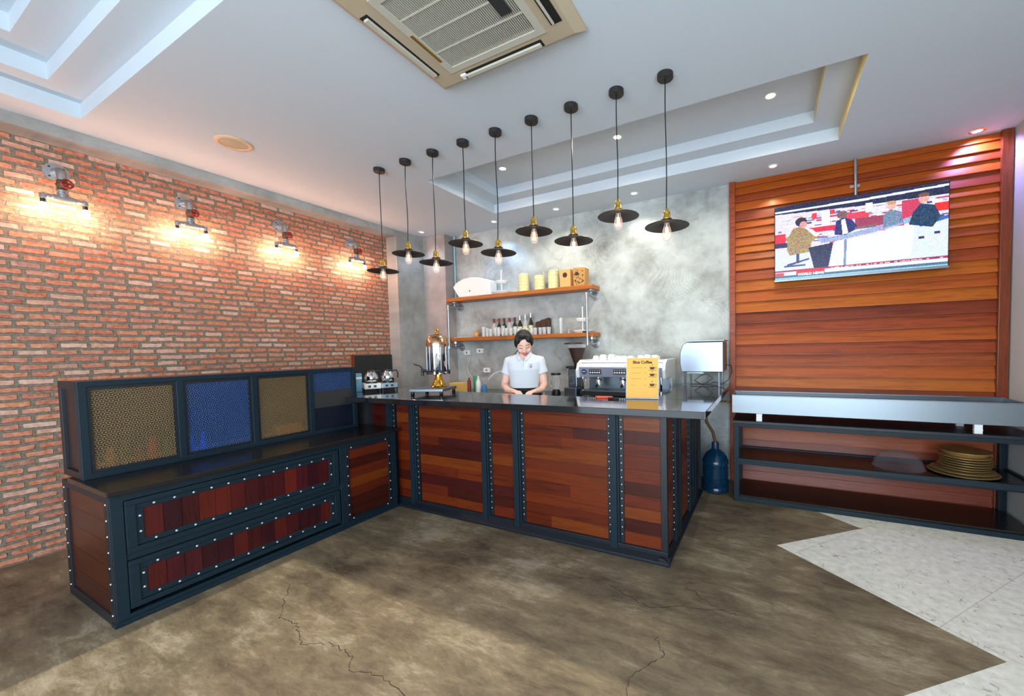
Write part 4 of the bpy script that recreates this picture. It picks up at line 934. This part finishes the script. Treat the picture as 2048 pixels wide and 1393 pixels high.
# ------------------------------------------------------------------ drinks dispenser on its stand
def urn():
    cx, cy = 1.835, -1.60
    t = thing('tray_stand', (1.83, -1.66, ZS), 'low square dark metal stand under the drinks dispenser', 'stand')
    rot = .35; R_ = Matrix.Rotation(rot, 3, 'Z'); c = Vector((1.83, -1.66, 0)); s = .155
    cor = [c + R_ @ Vector((a*s, b_*s, 0)) for a, b_ in ((-1, -1), (1, -1), (1, 1), (-1, 1))]
    MB().box(c.x-s, c.x+s, c.y-s, c.y+s, ZS+.034, ZS+.058, rot=rot).build('plate', 'stainless', t, .003)
    for k, p in enumerate(cor):
        q = c + (p-c)*.86; MB().lathe([(.013, 0), (.016, .004), (.014, .034)], (q.x, q.y, ZS), 12).build('foot', 'black_plastic', t)
    u = thing('drinks_dispenser', (cx, cy, ZS+.058), 'tall polished drinks dispenser with gold foot and domed lid', 'drinks dispenser')
    z = ZS+.058
    MB().lathe([(.070, 0), (.074, .006), (.062, .014), (.058, .03), (.046, .05), (.036, .08), (.030, .115), (.05, .125)], (cx, cy, z), 28).build('gold_foot', 'gold', u)
    b = MB().lathe([(.085, .118), (.098, .124), (.098, .155), (.100, .158), (.100, .375), (.103, .378), (.103, .388)], (cx, cy, z), 36).build('tank', 'chrome', u)
    for k in range(12):
        a = k*PI/6; MB().tube([(cx+.101*math.cos(a), cy+.101*math.sin(a), z+.158), (cx+.101*math.cos(a), cy+.101*math.sin(a), z+.375)], .003, 5).build('rib', 'stainless', b)
    MB().lathe([(.104, .388), (.104, .40), (.098, .43), (.080, .465), (.05, .485), (.03, .492), (.0001, .494)], (cx, cy, z), 32).build('domed_lid', 'copper', u)
    MB().lathe([(.008, .49), (.007, .505), (.022, .512), (.020, .525), (.008, .538), (.0001, .542)], (cx, cy, z), 16).build('lid_knob', 'gold', u)
    d = Vector((-.62, -.78, 0)).normalized(); p = Vector((cx, cy, z+.155))+d*.098
    v = MB().tube([p, p+d*.05], .014, 10).tube([p+d*.042+Vector((0, 0, .02)), p+d*.042+Vector((0, 0, -.045))], .012, 10).build('tap', 'black_plastic', u)
    MB().tube([p+d*.042+Vector((0, 0, .02)), p+d*.06+Vector((0, 0, .045)), p+d*.11+Vector((-.01, 0, .065))], .006, 7).build('tap_lever', 'black_plastic', v)
    for a in (.35, -.9, -1.9): MB().box(cx+.1*math.cos(a)-.010, cx+.1*math.cos(a)+.010, cy+.1*math.sin(a)-.01, cy+.1*math.sin(a)+.01, z+.122, z+.158).build('clamp', 'black_metal', u)
urn()
def warmer():
    a = Vector((1.035, -1.78, ZS)); d = Vector((.50, .86, 0)).normalized(); n = Vector((d.y, -d.x, 0))
    t = thing('coffee_warmer', (1.0, -1.62, ZS), 'white and grey double coffee warmer with feet at the left end of the bar', 'coffee warmer')
    rot = math.atan2(d.y, d.x); c = a + d*.15 - n*.10
    for k, m_ in ((0, 'white_plastic'), (1, 'ivory')):
        cc = c + d*(-.078+.156*k); MB().box(cc.x-.076, cc.x+.076, cc.y-.10, cc.y+.10, ZS+.03, ZS+.082, rot=rot).build('base', 'stainless' if k else 'white_plastic', t, .004)
        MB().lathe([(.055, .082), (.055, .094), (.0001, .094)], (cc.x, cc.y, ZS), 24).build('hot_plate', 'black_plastic', t)
        f = cc + n*.101; mm = frame_mtx((f.x, f.y, ZS+.056), d, (0, 0, 1))
        for q in (-.03, .02):
            w = f + d*q; MB().box(w.x-.012, w.x+.012, w.y-.002, w.y+.002, ZS+.045, ZS+.066, rot=rot).build('switch', 'dark_grey', t)
        for s in (-.065, .065):
            for e in (-.085, .085):
                w = cc + d*s + n*e; MB().lathe([(.008, 0), (.010, .03)], (w.x, w.y, ZS), 10).build('foot', 'black_plastic', t)
        p = thing('coffee_pot', (cc.x, cc.y, ZS+.094), 'round steel coffee pot on the %s half of the coffee warmer' % ('right' if k else 'left'), 'coffee pot', 'coffee pots on the warmer')
        MB().lathe([(.050, .0005), (.062, .02), (.064, .045), (.052, .08), (.034, .10), (.036, .112), (.034, .112), (.0001, .108)], (cc.x, cc.y, ZS+.094), 28).build('body', 'chrome', p)
        MB().lathe([(.035, .108), (.030, .120), (.0001, .123)], (cc.x, cc.y, ZS+.094), 20).build('lid', 'black_plastic', p)
        h = cc + d*.06; MB().tube([(cc.x+d.x*.035, cc.y+d.y*.035, ZS+.20), (h.x+d.x*.02, h.y+d.y*.02, ZS+.205), (h.x+d.x*.035, h.y+d.y*.035, ZS+.17), (h.x+d.x*.03, h.y+d.y*.03, ZS+.125)], .007, 8).build('carry_handle', 'black_plastic', p)
    rim = c + d*(-.078) - n*.02
    simple('sky_blue', '#5a9cc0', .4)
    q = c - d*.20 - n*.02; tag(MB().box(q.x-.035, q.x+.035, q.y-.03, q.y+.03, ZS, ZS+.185, rot=rot).build('filter_box', 'sky_blue', None, .004), 'blue box with white stripe left of the coffee pots', 'box')
    qb = bpy.data.objects['filter_box']; MB().box(q.x-.0362, q.x+.0362, q.y-.0312, q.y+.0312, ZS+.13, ZS+.15, rot=rot).build('white_stripe', 'white_plastic', qb)
warmer()
# small things on the back counter, left
ZB2 = .8605
def on_back(x, y): return (x, y, ZB2)
tag(MB().box(1.0, 1.22, -.60, -.45, ZB2, ZB2+.13).build('wooden_box', 'pale_wood', None, .003), 'pale wooden box on the back counter behind the dispenser', 'box')
t = thing('spray_bottle', (1.38, -.5, ZB2), 'white plastic squeeze bottle on the back counter', 'bottle'); MB().lathe([(.028, 0), (.03, .01), (.03, .14), (.012, .18), (.010, .215), (.0001, .22)], (1.38, -.5, ZB2), 18).build('body', 'white_plastic', t); MB().lathe([(.013, .175), (.013, .19)], (1.38, -.5, ZB2), 12).build('collar', 'white_ceramic', t)
tag(MB().lathe([(.03, 0), (.032, .09), (.026, .11), (.0001, .112)], (1.47, -.5, ZB2), 16).build('blue_jar', 'blue_plastic'), 'small blue jar beside the white squeeze bottle', 'jar')
tag(MB().lathe([(.028, 0), (.030, .19), (.024, .21), (.0001, .215)], (1.275, -.42, ZB2), 16).build('green_canister', 'green_plastic'), 'green topped canister left of the white squeeze bottle', 'canister')
tag(MB().lathe([(.022, 0), (.022, .15), (.010, .17), (.010, .19), (.0001, .19)], (1.235, -.50, ZB2), 14).build('sauce_bottle', 'wine_red'), 'dark red sauce bottle beside the pale wooden box', 'bottle')
t = thing('tap', (1.80, -.45, ZB2), 'white gooseneck tap on the back counter left of the woman', 'tap')
MB().tube([(1.83, -.45, ZB2), (1.83, -.45, 1.06), (1.81, -.45, 1.105), (1.76, -.45, 1.13), (1.68, -.45, 1.135), (1.60, -.45, 1.11), (1.54, -.45, 1.07), (1.50, -.45, 1.03)], .007, 8).build('spout', 'white_ceramic', t); MB().lathe([(.02, 0), (.018, .02), (.009, .03)], (1.83, -.45, ZB2), 14).build('base', 'chrome', t)

# ------------------------------------------------------------------ espresso machine
def espresso():
    x0, x1, y0, y1, z0 = 2.75, 3.70, -.56, -.08, ZB2
    t = thing('espresso_machine', ((x0+x1)/2, -.3, z0), 'wide white and chrome two-group espresso machine on the back counter', 'espresso machine')
    MB().box(x0+.03, x1-.03, y0+.03, y1, z0+.03, z0+.075).build('drip_tray', 'black_metal', t, .004)
    MB().box(x0+.05, x1-.05, y0+.02, y0+.26, z0+.075, z0+.085).build('tray_grid', 'stainless', t)
    MB().box(x0+.02, x1-.02, y0+.30, y1, z0+.075, z0+.36).build('back_panel', 'stainless', t, .004)
    for x in (x0, x1-.03):
        MB().prism([(y0+.02, z0+.215), (y0, z0+.30), (y0+.03, z0+.37), (y0+.10, z0+.405), (y1, z0+.405), (y1, z0+.03), (y1-.12, z0+.03), (y1-.2, z0+.215)], x, x+.03, axis='x').build('side_cheek', 'white_ceramic', t, .008)
    MB().prism([(y0+.035, z0+.225), (y0+.012, z0+.33), (y0+.05, z0+.37), (y1, z0+.37), (y1, z0+.225)], x0+.03, x1-.03, axis='x').build('front_housing', 'lavender_metal', t, .006)
    MB().box(x0+.02, x1-.02, y0+.10, y1, z0+.372, z0+.395).build('cup_rail', 'white_ceramic', t, .006)
    for x in (x0+.055, x1-.055): MB().tube([(x, y0+.06, z0), (x, y0+.06, z0+.225)], .011, 10).build('leg', 'chrome', t)
    def onface(x, z, dy=0): return (x, y0+.0235-(z-z0-.2775)*.219+dy, z)
    for i, x in enumerate((2.965, 3.235)):
        c = onface(x, z0+.283); p = MB().box(x-.068, x+.068, c[1]-.006, c[1]+.006, z0+.255, z0+.312).build('button_panel', 'black_plastic', t, .003)
        for k in range(5): MB().lathe([(.008, 0), (.008, .008)], (x-.050+.025*k, c[1]-.003, z0+.272), 10, ax=(0, -1, .2)).build('button', 'white_plastic', p)
        for k in range(5): MB().box(x-.056+.025*k, x-.044+.025*k, c[1]-.0085, c[1]-.006, z0+.295, z0+.300).build('cup_symbol', 'white_plastic', p)
        g = MB().lathe([(.036, 0), (.036, .03), (.028, .045)], (x, y0+.12, z0+.16), 20).lathe([(.034, 0), (.034, .012)], (x, y0+.12, z0+.205), 20).build('group_head', 'chrome', t)
        MB().lathe([(.032, 0), (.030, .02), (.0001, .02)], (x, y0+.12, z0+.138), 18).build('filter_basket', 'chrome', g)
        MB().tube([(x, y0+.10, z0+.15), (x+.02, y0+.03, z0+.146), (x+.035, y0-.03, z0+.135)], [.007, .012, .013], 10).build('grip', 'black_plastic', g)
        MB().tube([(x-.02, y0+.11, z0+.118), (x-.012, y0+.11, z0+.132), (x+.012, y0+.11, z0+.132), (x+.02, y0+.11, z0+.118)], .006, 7).build('spout', 'chrome', g)
    c = onface(2.84, z0+.283); MB().lathe([(.030, 0), (.028, .010), (.0001, .012)], c, 24, ax=(0, -1, .2)).build('brand_disc', 'brand_navy', t)
    MB().box(2.822, 2.858, c[1]-.014, c[1]-.0125, z0+.281, z0+.286).build('disc_lettering', 'white_plastic', t)
    MB().tube([(2.86, y0+.03, z0+.225), (2.87, y0, z0+.17), (2.90, y0-.02, z0+.105)], .005, 7).build('steam_wand', 'chrome', t)
    MB().tube([(3.60, y0+.03, z0+.225), (3.59, y0, z0+.17), (3.56, y0-.02, z0+.105)], .005, 7).build('steam_wand', 'chrome', t)
    random.seed(6)
    zt = z0+.3955; k = 0
    spots = [(2.90, .036, .05, 0), (2.985, .042, .062, 0), (3.08, .042, .064, 0), (3.155, .036, .045, 0), (3.22, .036, .045, 0), (3.29, .036, .045, 0), (3.40, .036, .05, 0), (3.47, .038, .056, 0), (3.55, .036, .05, 0)]
    desc = ['leftmost', 'second from the left', 'third from the left', 'fourth from the left', 'fifth from the left', 'sixth from the left', 'third from the right, behind the menu', 'second from the right, behind the menu', 'rightmost, behind the menu']
    for (x, r, h, _), dl in zip(spots, desc):
        c = thing('coffee_cup', (x, y0+.2, zt), 'white upturned cup on the espresso machine, '+dl, 'cup', 'white cups on top of the espresso machine')
        MB().lathe([(r, 0), (r*.97, h*.4), (r*.72, h*.9), (r*.6, h), (.0001, h)], (x, y0+.2, zt), 20).build('body', 'white_ceramic', c)
        MB().tube([(x+r*.9, y0+.2, zt+h*.25), (x+r*1.45, y0+.2, zt+h*.35), (x+r*1.3, y0+.2, zt+h*.7), (x+r*.75, y0+.2, zt+h*.8)], .004, 6).build('cup_handle', 'white_ceramic', c)
simple('lavender_metal', '#c4c6da', .28, .55)
simple('brand_navy', '#20305c', .4)
espresso()
def grinder():
    x, y = 2.64, -.385
    t = thing('coffee_grinder', (x, y, ZB2), 'coffee grinder with a funnel hopper full of dark beans beside the espresso machine', 'coffee grinder')
    MB().box(x-.075, x+.075, y-.10, y+.12, ZB2, ZB2+.10).build('base', 'stainless', t, .006)
    MB().box(x-.055, x+.055, y-.04, y+.10, ZB2+.10, ZB2+.31).build('column', 'stainless', t, .01)
    MB().lathe([(.045, -.02), (.045, .08)], (x, y-.085, ZB2+.16), 16).build('dosing_chamber', 'dome_glass', t)
    MB().box(x-.05, x+.05, y-.09, y+.02, ZB2+.31, ZB2+.335).build('collar', 'black_metal', t)
    xx = x+.045
    h = MB().lathe([(.030, .335), (.034, .35), (.095, .535)], (xx, y, ZB2), 28).build('hopper', 'beans', t)
    MB().lathe([(.096, .535), (.100, .575), (.096, .575)], (xx, y, ZB2), 28).build('hopper_rim', 'glass', h)
    MB().lathe([(.104, 0), (.104, .014), (.03, .022), (.0001, .022)], (xx-.035, y-.01, ZB2+.577), 28).build('hopper_lid', 'coffee_dark', t)
grinder()
t = thing('blender_jug', (2.43, -.42, ZB2), 'clear glass blender jug with black lid beside the grinder', 'blender')
MB().lathe([(.05, .0), (.055, .02), (.04, .07)], (2.43, -.42, ZB2), 20).build('motor_base', 'black_plastic', t); MB().lathe([(.04, .07), (.055, .235), (.053, .235)], (2.43, -.42, ZB2), 22).build('jug', 'glass_shelf', t); MB().lathe([(.057, .235), (.057, .255), (.0001, .26)], (2.43, -.42, ZB2), 20).build('lid', 'black_plastic', t)
MB().tube([(2.38, -.42, ZB2+.21), (2.345, -.42, ZB2+.19), (2.35, -.42, ZB2+.12), (2.385, -.42, ZB2+.10)], .006, 7).build('grip', 'white_plastic', t)
for i, (x, lab) in enumerate(((2.20, 'left'), (2.285, 'right'))):
    tag(MB().lathe([(.035, 0), (.008, .006), (.007, .06), (.035, .10), (.037, .14), (.033, .165), (.031, .163), (.0001, .07)], (x, -.45, ZB2), 18).build('stemmed_glass', 'glass_shelf'), '%s of two stemmed glasses on the back counter right of the woman' % lab, 'glass', 'stemmed glasses on the back counter')
# cloths and tools on the rear edge of the bar top
tag(MB().prism([(3.40, -1.53), (3.52, -1.50), (3.50, -1.455), (3.36, -1.47)], ZS, ZS+.012).build('orange_cloth', 'orange_cloth', None, .004), 'folded orange cloth on the rear edge of the bar top beside the menu', 'cloth')
tag(MB().tube([(3.50, -1.55, ZS+.008), (3.58, -1.53, ZS+.008)], .007, 8).build('marker_pen', 'black_plastic'), 'black marker pen on the bar top in front of the menu', 'pen')

# ------------------------------------------------------------------ menu board
def menu():
    a = Vector((3.628, -1.50, ZS+.001)); b_ = Vector((3.858, -1.465, ZS+.001)); ex = (b_-a).normalized(); w = (b_-a).length
    n = Vector((ex.y, -ex.x, 0)); up = (Vector((0, 0, 1)) - n*.16).normalized(); h = .312; nn = ex.cross(up)
    t = thing('menu_stand', (3.74, -1.45, ZS), 'yellow coffee menu card in a clear stand on the bar top', 'menu')
    def slab(u0, u1, v0, v1, d0, d1, name, m_):
        vs = [a + ex*u + up*v + nn*d + Vector((0, 0, .003)) for u in (u0, u1) for v in (v0, v1) for d in (d0, d1)]
        return MB().add(vs, [(0, 1, 3, 2), (4, 6, 7, 5), (0, 4, 5, 1), (2, 3, 7, 6), (0, 2, 6, 4), (1, 5, 7, 3)]).build(name, m_, t)
    slab(-.006, w+.006, 0, h, -.004, -.001, 'clear_holder', 'acrylic'); slab(0, w, .008, h-.006, -.001, .001, 'menu_card', 'menu_yellow')
    slab(0, w, 0, .003, -.07, 0, 'holder_foot', 'acrylic')
    def tx(s, u, v, size, m_='menu_ink', bold=.0): return text(s, size, m_, t, frame_mtx(a+ex*u+up*v+nn*.0016+Vector((0, 0, .003)), ex, up), 'lettering', .0002, bold)
    tx('Blue Coffee', w*.5, h*.875, .030, 'menu_ink', .0012)
    for v, s_ in ((.74, 'Espresso      40'), (.60, 'Americano     45'), (.47, 'Cappuccino    50'), (.33, 'Latte         50')):
        pass
    for v, u1 in ((.745, .50), (.615, .46), (.48, .46), (.325, .26)):
        slab(w*.14, w*u1, h*v-.0016, h*v+.0016, .0010, .0014, 'printed_line', 'menu_faint'); slab(w*.56, w*.64, h*v-.0016, h*v+.0016, .0010, .0014, 'printed_line', 'menu_faint')
    # three small cup drawings
    for v, k in ((.76, 0), (.60, 1), (.36, 2)):
        c = a+ex*(w*.82)+up*(h*v)+nn*.0012+Vector((0, 0, .003)); m_ = MB(); P = lambda x, y: c+ex*x+up*y
        m_.add([P(-.022, 0), P(.018, 0), P(.010, -.018), P(-.014, -.018)], [(0, 1, 2, 3)])
        m_.add([P(-.03, -.022), P(.03, -.022), P(.026, -.025), P(-.026, -.025)], [(0, 1, 2, 3)])
        m_.add([P(.018, -.002), P(.030, -.004), P(.028, -.012), P(.014, -.012), P(.014, -.010), P(.024, -.010), P(.026, -.006), P(.018, -.004)], [(0, 1, 2, 3, 4, 5, 6, 7)])
        m_.add([P(-.004, .006), P(0, .012), P(-.004, .02), P(0, .026), P(.003, .026), P(-.001, .02), P(.003, .012), P(-.001, .006)], [(0, 1, 2, 3, 4, 5, 6, 7)])
        m_.build('cup_drawing', 'menu_ink', t, fix=False)
menu()

# ------------------------------------------------------------------ conveyor oven / sink heater on the side top
def oven():
    x0, x1, y0, y1, z0, z1 = 3.835, 4.212, -.47, -.10, 1.142, 1.425
    t = thing('counter_oven', (4.02, -.28, ZS), 'box-shaped stainless steel oven on tall legs at the right end of the worktop', 'oven')
    MB().prism([(x0, z0), (x1, z0), (x1, z1), (x0+.05, z1), (x0+.015, z1-.02), (x0-.012, z1-.10), (x0-.014, z1-.2)], y0, y1, axis='y').build('housing', 'chrome_soft', t, .006)
    MB().box(x0+.045, x1+.012, y0-.012, y1, z1+.004, z1+.014).build('top_plate', 'stainless', t, .002)
    for x in (x0+.03, x1-.04):
        for y in (y0+.03, y1-.03): MB().box(x-.009, x+.009, y-.009, y+.009, ZS, z0).build('leg', 'stainless_dark', t, .002)
    MB().box(x0+.05, x0+.20, y0+.01, y0+.03, z0-.014, z0).build('lower_tray', 'stainless', t)
    c = thing('cable', (4.05, -.3, ZS), 'tangled black power cable under and beside the steel oven', 'cable')
    MB().tube([(x1+.003, -.25, 1.20), (x1+.05, -.26, 1.195), (x1+.06, -.28, 1.14), (x1+.03, -.30, 1.06), (x1-.02, -.30, 1.02), (4.12, -.30, 1.010), (4.0, -.32, 1.008), (3.93, -.32, 1.05), (3.99, -.30, 1.10), (4.05, -.30, 1.115), (4.10, -.30, 1.07), (4.05, -.30, 1.03), (4.0, -.30, 1.012), (3.90, -.31, 1.010)], .005, 7).build('cord', 'black_plastic', c)
    MB().box(4.09, 4.15, -.315, -.285, 1.004, 1.035).build('plug', 'black_plastic', c, .004)
simple('chrome_soft', '#8f98a4', .34, 1.); simple('stainless_dark', '#50565c', .3, .8)
oven()

# ------------------------------------------------------------------ the woman behind the bar
def fuse(mbx, name, mats, parent, voxel=.006, smooth=6, zones=None):
    me = bpy.data.meshes.new('tmp'); me.from_pydata([Vector(v) for v in mbx.v], [], mbx.f)
    bm = bmesh.new(); bm.from_mesh(me); bmesh.ops.recalc_face_normals(bm, faces=bm.faces); bm.to_mesh(me); bm.free()
    o = bpy.data.objects.new('tmp', me); COL.objects.link(o)
    r = o.modifiers.new('r', 'REMESH'); r.mode = 'VOXEL'; r.voxel_size = voxel; r.adaptivity = 0
    s = o.modifiers.new('s', 'SMOOTH'); s.iterations = smooth; s.factor = .5
    dg = bpy.context.evaluated_depsgraph_get(); m2 = bpy.data.meshes.new_from_object(o.evaluated_get(dg)); bpy.data.objects.remove(o)
    m2.name = name; m2.materials.clear()
    for m_ in mats: m2.materials.append(M[m_])
    for p in m2.polygons:
        p.use_smooth = True; p.material_index = zones(p.center) if zones else 0
    q = bpy.data.objects.new(name, m2); COL.objects.link(q); q.parent = parent
    return q
def limb(mbx, pts):
    """tapered tube with rounded ends: (point, radius)"""
    P = [Vector(p) for p, r in pts]; R_ = [r for p, r in pts]
    pts2 = []; rs = []
    for i in range(len(P)-1):
        for k in range(4):
            t = k/4; pts2.append(P[i].lerp(P[i+1], t)); rs.append(R_[i]*(1-t)+R_[i+1]*t)
    pts2.append(P[-1]); rs.append(R_[-1]); mbx.tube(pts2, rs, 14); mbx.ball(P[0], R_[0]); mbx.ball(P[-1], R_[-1])
def woman():
    t = thing('person', (2.46, -1.10, 0), 'young woman in a white polo shirt and black apron looking down behind the bar', 'person')
    t.rotation_euler = (0, 0, math.radians(24))
    # facing -y locally; her left is +x.  head tilted down and slightly to her left
    HC = Vector((.01, -.050, 1.438)); HR = Matrix.Rotation(math.radians(8), 3, 'Z') @ Matrix.Rotation(math.radians(-4), 3, 'Y') @ Matrix.Rotation(math.radians(24), 3, 'X')
    def h(x, y, z): return HC + HR @ (Vector((x, y, z))*1.12)
    b = MB()
    # torso, hips
    b.loft([((0, .01, .80), .150, .105), ((0, .01, .88), .165, .115), ((0, .005, .96), .145, .10), ((0, 0, 1.04), .122, .088), ((0, -.005, 1.12), .132, .095), ((0, -.01, 1.20), .150, .105), ((0, 0, 1.27), .160, .092), ((0, .01, 1.315), .135, .070), ((0, .015, 1.345), .075, .055)], 24)
    limb(b, [((0, .018, 1.31), .050), ((.005, -.005, 1.37), .046), ((.012, -.025, 1.43), .048)])
    # head: skull, jaw, features
    hd = MB(); vs = []; nu, nv = 36, 26
    for j in range(nv+1):
        th = PI*j/nv
        for i in range(nu):
            a = 2*PI*i/nu; x, y, z = math.sin(th)*math.cos(a), math.sin(th)*math.sin(a), math.cos(th)
            rx, ry, rz = .070, .088, .108
            low = max(0, -z); k = 1-.42*low**1.6
            X, Y, Z = x*rx*k, y*ry*(1-.18*low**1.5), z*rz
            if y < 0: Y *= .92
            if Y > 0 and z < -.3: Y *= 1-.6*(-z-.3)
            vs.append(h(X, Y, Z))
    fs = []
    for j in range(nv):
        for i in range(nu):
            a_, b_ = j*nu+i, j*nu+(i+1) % nu; fs.append((a_, a_+nu, b_+nu, b_))
    b.add(vs, fs)
    b.ball(h(0, -.084, -.030), .0115, sc=(1, 1, .9)); limb(b, [(h(0, -.074, .010), .006), (h(0, -.085, -.022), .008)])
    for s in (-1, 1):
        b.ball(h(s*.009, -.080, -.032), .008); b.ball(h(s*.030, -.060, -.024), .026, sc=(1, .6, 1))
        b.ball(h(s*.072, .008, -.012), .020, sc=(.35, .7, 1.1))
    b.ball(h(0, -.080, -.058), .014, sc=(1.4, .6, .45)); b.ball(h(0, -.076, -.066), .013, sc=(1.2, .6, .45)); b.ball(h(0, -.062, -.090), .020, sc=(1, .8, .8))
    # arms: shoulder, elbow, wrist
    arms = {-1: [((-.140, .01, 1.272), .044), ((-.178, .015, 1.15), .040), ((-.202, .01, 1.045), .035), ((-.15, -.10, 1.005), .032), ((-.075, -.20, 1.002), .024)],
            1: [((.140, .01, 1.272), .044), ((.172, .01, 1.15), .040), ((.188, 0, 1.045), .035), ((.175, -.12, 1.01), .032), ((.130, -.215, 1.002), .024)]}
    for s, a in arms.items(): limb(b, a)
    # hands with five separate fingers working on the bar's rear edge
    for s in (-1, 1):
        w = Vector(arms[s][-1][0]); d = (w-Vector(arms[s][-2][0])).normalized(); d = Vector((d.x, d.y, 0)).normalized(); side = Vector((-d.y, d.x, 0))*(1 if s < 0 else -1)
        # side points toward the thumb
        th = -side if (side.x*s > 0) else side
        pc = w + d*.045; b.ball(pc, .036, sc=(1, 1, .42)); limb(b, [(w, .023), (pc, .020)])
        for k, (o_, L_) in enumerate(((.026, .066), (.009, .074), (-.009, .069), (-.025, .054))):
            r0 = pc + d*.022 + th*o_; m1 = r0 + d*(L_*.5) + Vector((0, 0, -.004)); e = m1 + d*(L_*.42) + Vector((0, 0, -.018))
            limb(b, [(r0, .0088), (m1, .0080), (e, .0066)])
        r0 = w + d*.018 + th*.022; limb(b, [(r0, .011), (r0+th*.022+d*.026, .009), (r0+th*.020+d*.052+Vector((0, 0, -.008)), .0075)])
    # legs and feet
    for s in (-1, 1):
        limb(b, [((s*.080, .01, .84), .088), ((s*.082, 0, .62), .072), ((s*.082, .0, .46), .052), ((s*.083, .012, .32), .050), ((s*.083, .02, .10), .034)])
        limb(b, [((s*.083, .03, .045), .034), ((s*.088, -.07, .032), .030), ((s*.090, -.13, .026), .024)])
    HI = HR.transposed()
    def zone(c):
        q = HI @ (Vector(c)-HC)/1.12
        if q.y < -.05 and abs(q.x) < .024 and -.071 < q.z < -.053: return 1
        if q.y < -.05 and .012 < abs(q.x) < .046:
            if abs(q.z-(.024-abs(abs(q.x)-.028)*.22)) < .0026: return 2
            if abs(q.z-(-.004-abs(abs(q.x)-.029)*-.22)) < .0024 and abs(abs(q.x)-.029) < .014: return 3
        if c[2] < .075: return 4
        if c[2] < .84: return 4
        return 0
    body = fuse(b, 'body', ['skin', 'lips', 'brow', 'lash', 'apron'], t, .0042, 4, zone)
    # hair: cap over the skull, drawn back to a low tail
    c = MB(); c.ball(h(0, .018, .038), 1, sc=(.086, .097, .099), nu=28, nv=18); c.ball(h(-.058, -.004, .030), 1, sc=(.027, .052, .06)); c.ball(h(.058, -.006, .030), 1, sc=(.027, .050, .058)); c.ball(h(-.050, -.034, .060), 1, sc=(.030, .040, .042)); c.ball(h(.044, -.034, .064), 1, sc=(.034, .042, .042)); c.ball(h(-.012, -.030, .088), 1, sc=(.05, .04, .024))
    limb(c, [(h(-.02, .075, -.02), .034), ((-.035, .09, 1.40), .030), ((-.09, .085, 1.33), .026), ((-.125, .07, 1.25), .018), ((-.135, .06, 1.19), .008)])
    fuse(c, 'hair', ['hair'], t, .006, 3)
    # polo shirt
    c = MB()
    c.loft([((0, .01, .985), .150, .108), ((0, .008, 1.04), .140, .104), ((0, 0, 1.12), .150, .112), ((0, -.008, 1.20), .166, .122), ((0, 0, 1.27), .172, .108), ((0, .008, 1.315), .150, .085), ((0, .012, 1.345), .085, .068), ((0, .014, 1.352), .06, .06)], 26)
    for s in (-1, 1):
        a = arms[s]; p0, p1 = Vector(a[0][0]), Vector(a[1][0]); e = p0.lerp(p1, .98)
        limb(c, [(p0+Vector((-s*.03, 0, .0)), .058), (p0+Vector((s*.008, 0, .006)), .056), (p0.lerp(p1, .4), .058)]); c.tube([p0.lerp(p1, .1), p0.lerp(p1, .6), e], [.056, .059, .061], 18)
    sh = fuse(c, 'polo_shirt', ['shirt'], t, .007, 4)
    cl = MB()
    for s in (-1, 1):
        pts = [(s*.052, .045, 1.372), (s*.058, .0, 1.376), (s*.040, -.045, 1.350), (s*.006, -.078, 1.312)]
        o_ = [(s*.068, .055, 1.345), (s*.082, .0, 1.340), (s*.070, -.068, 1.318), (s*.036, -.108, 1.282)]
        cl.add(pts+o_, [(i, i+1, i+5, i+4) for i in range(3)], 0, True)
    o = cl.build('collar', 'shirt', sh, local=True, autosmooth=False); so = o.modifiers.new('s', 'SOLIDIFY'); so.thickness = .006; so.offset = 0
    MB().add([(-.034, -.066, 1.352), (.034, -.066, 1.352), (0, -.119, 1.280), (-.034, -.05, 1.345), (.034, -.05, 1.345), (0, -.10, 1.280)], [(0, 1, 2), (3, 5, 4), (0, 3, 4, 1), (1, 4, 5, 2), (2, 5, 3, 0)]).build('neck_opening', 'skin', sh, local=True)
    MB().box(-.008, .008, -.134, -.118, 1.20, 1.285).build('placket', 'shirt', sh, local=True, bevel=.002)
    m_ = MB(); m_.box(.060, .095, -.126, -.112, 1.247, 1.251); m_.box(.068, .092, -.130, -.118, 1.236, 1.239); m_.lathe([(.010, 0), (.010, .004)], (.080, -.118, 1.225), 12, ax=(0, -1, 0)); 
    m_.build('chest_crest', 'crest', sh, local=True)
    # apron tied at the waist
    c = MB(); c.loft([((0, .01, .50), .175, .125), ((0, .01, .70), .180, .130), ((0, .01, .88), .178, .128), ((0, .01, .96), .160, .116), ((0, .008, 1.022), .148, .112)], 28)
    ap = c.build('apron', 'apron', t, local=True)
    MB().tube([(-.150, -.03, 1.0), (-.11, -.085, 1.0), (-.04, -.112, 1.0), (.04, -.112, 1.0), (.11, -.085, 1.0), (.15, -.03, 1.0)], .006, 6).tube([(.06, -.112, 1.0), (.085, -.12, 1.018), (.10, -.115, 1.0), (.06, -.118, .998)], .004, 6).build('apron_tie', 'apron', ap, local=True)
woman()
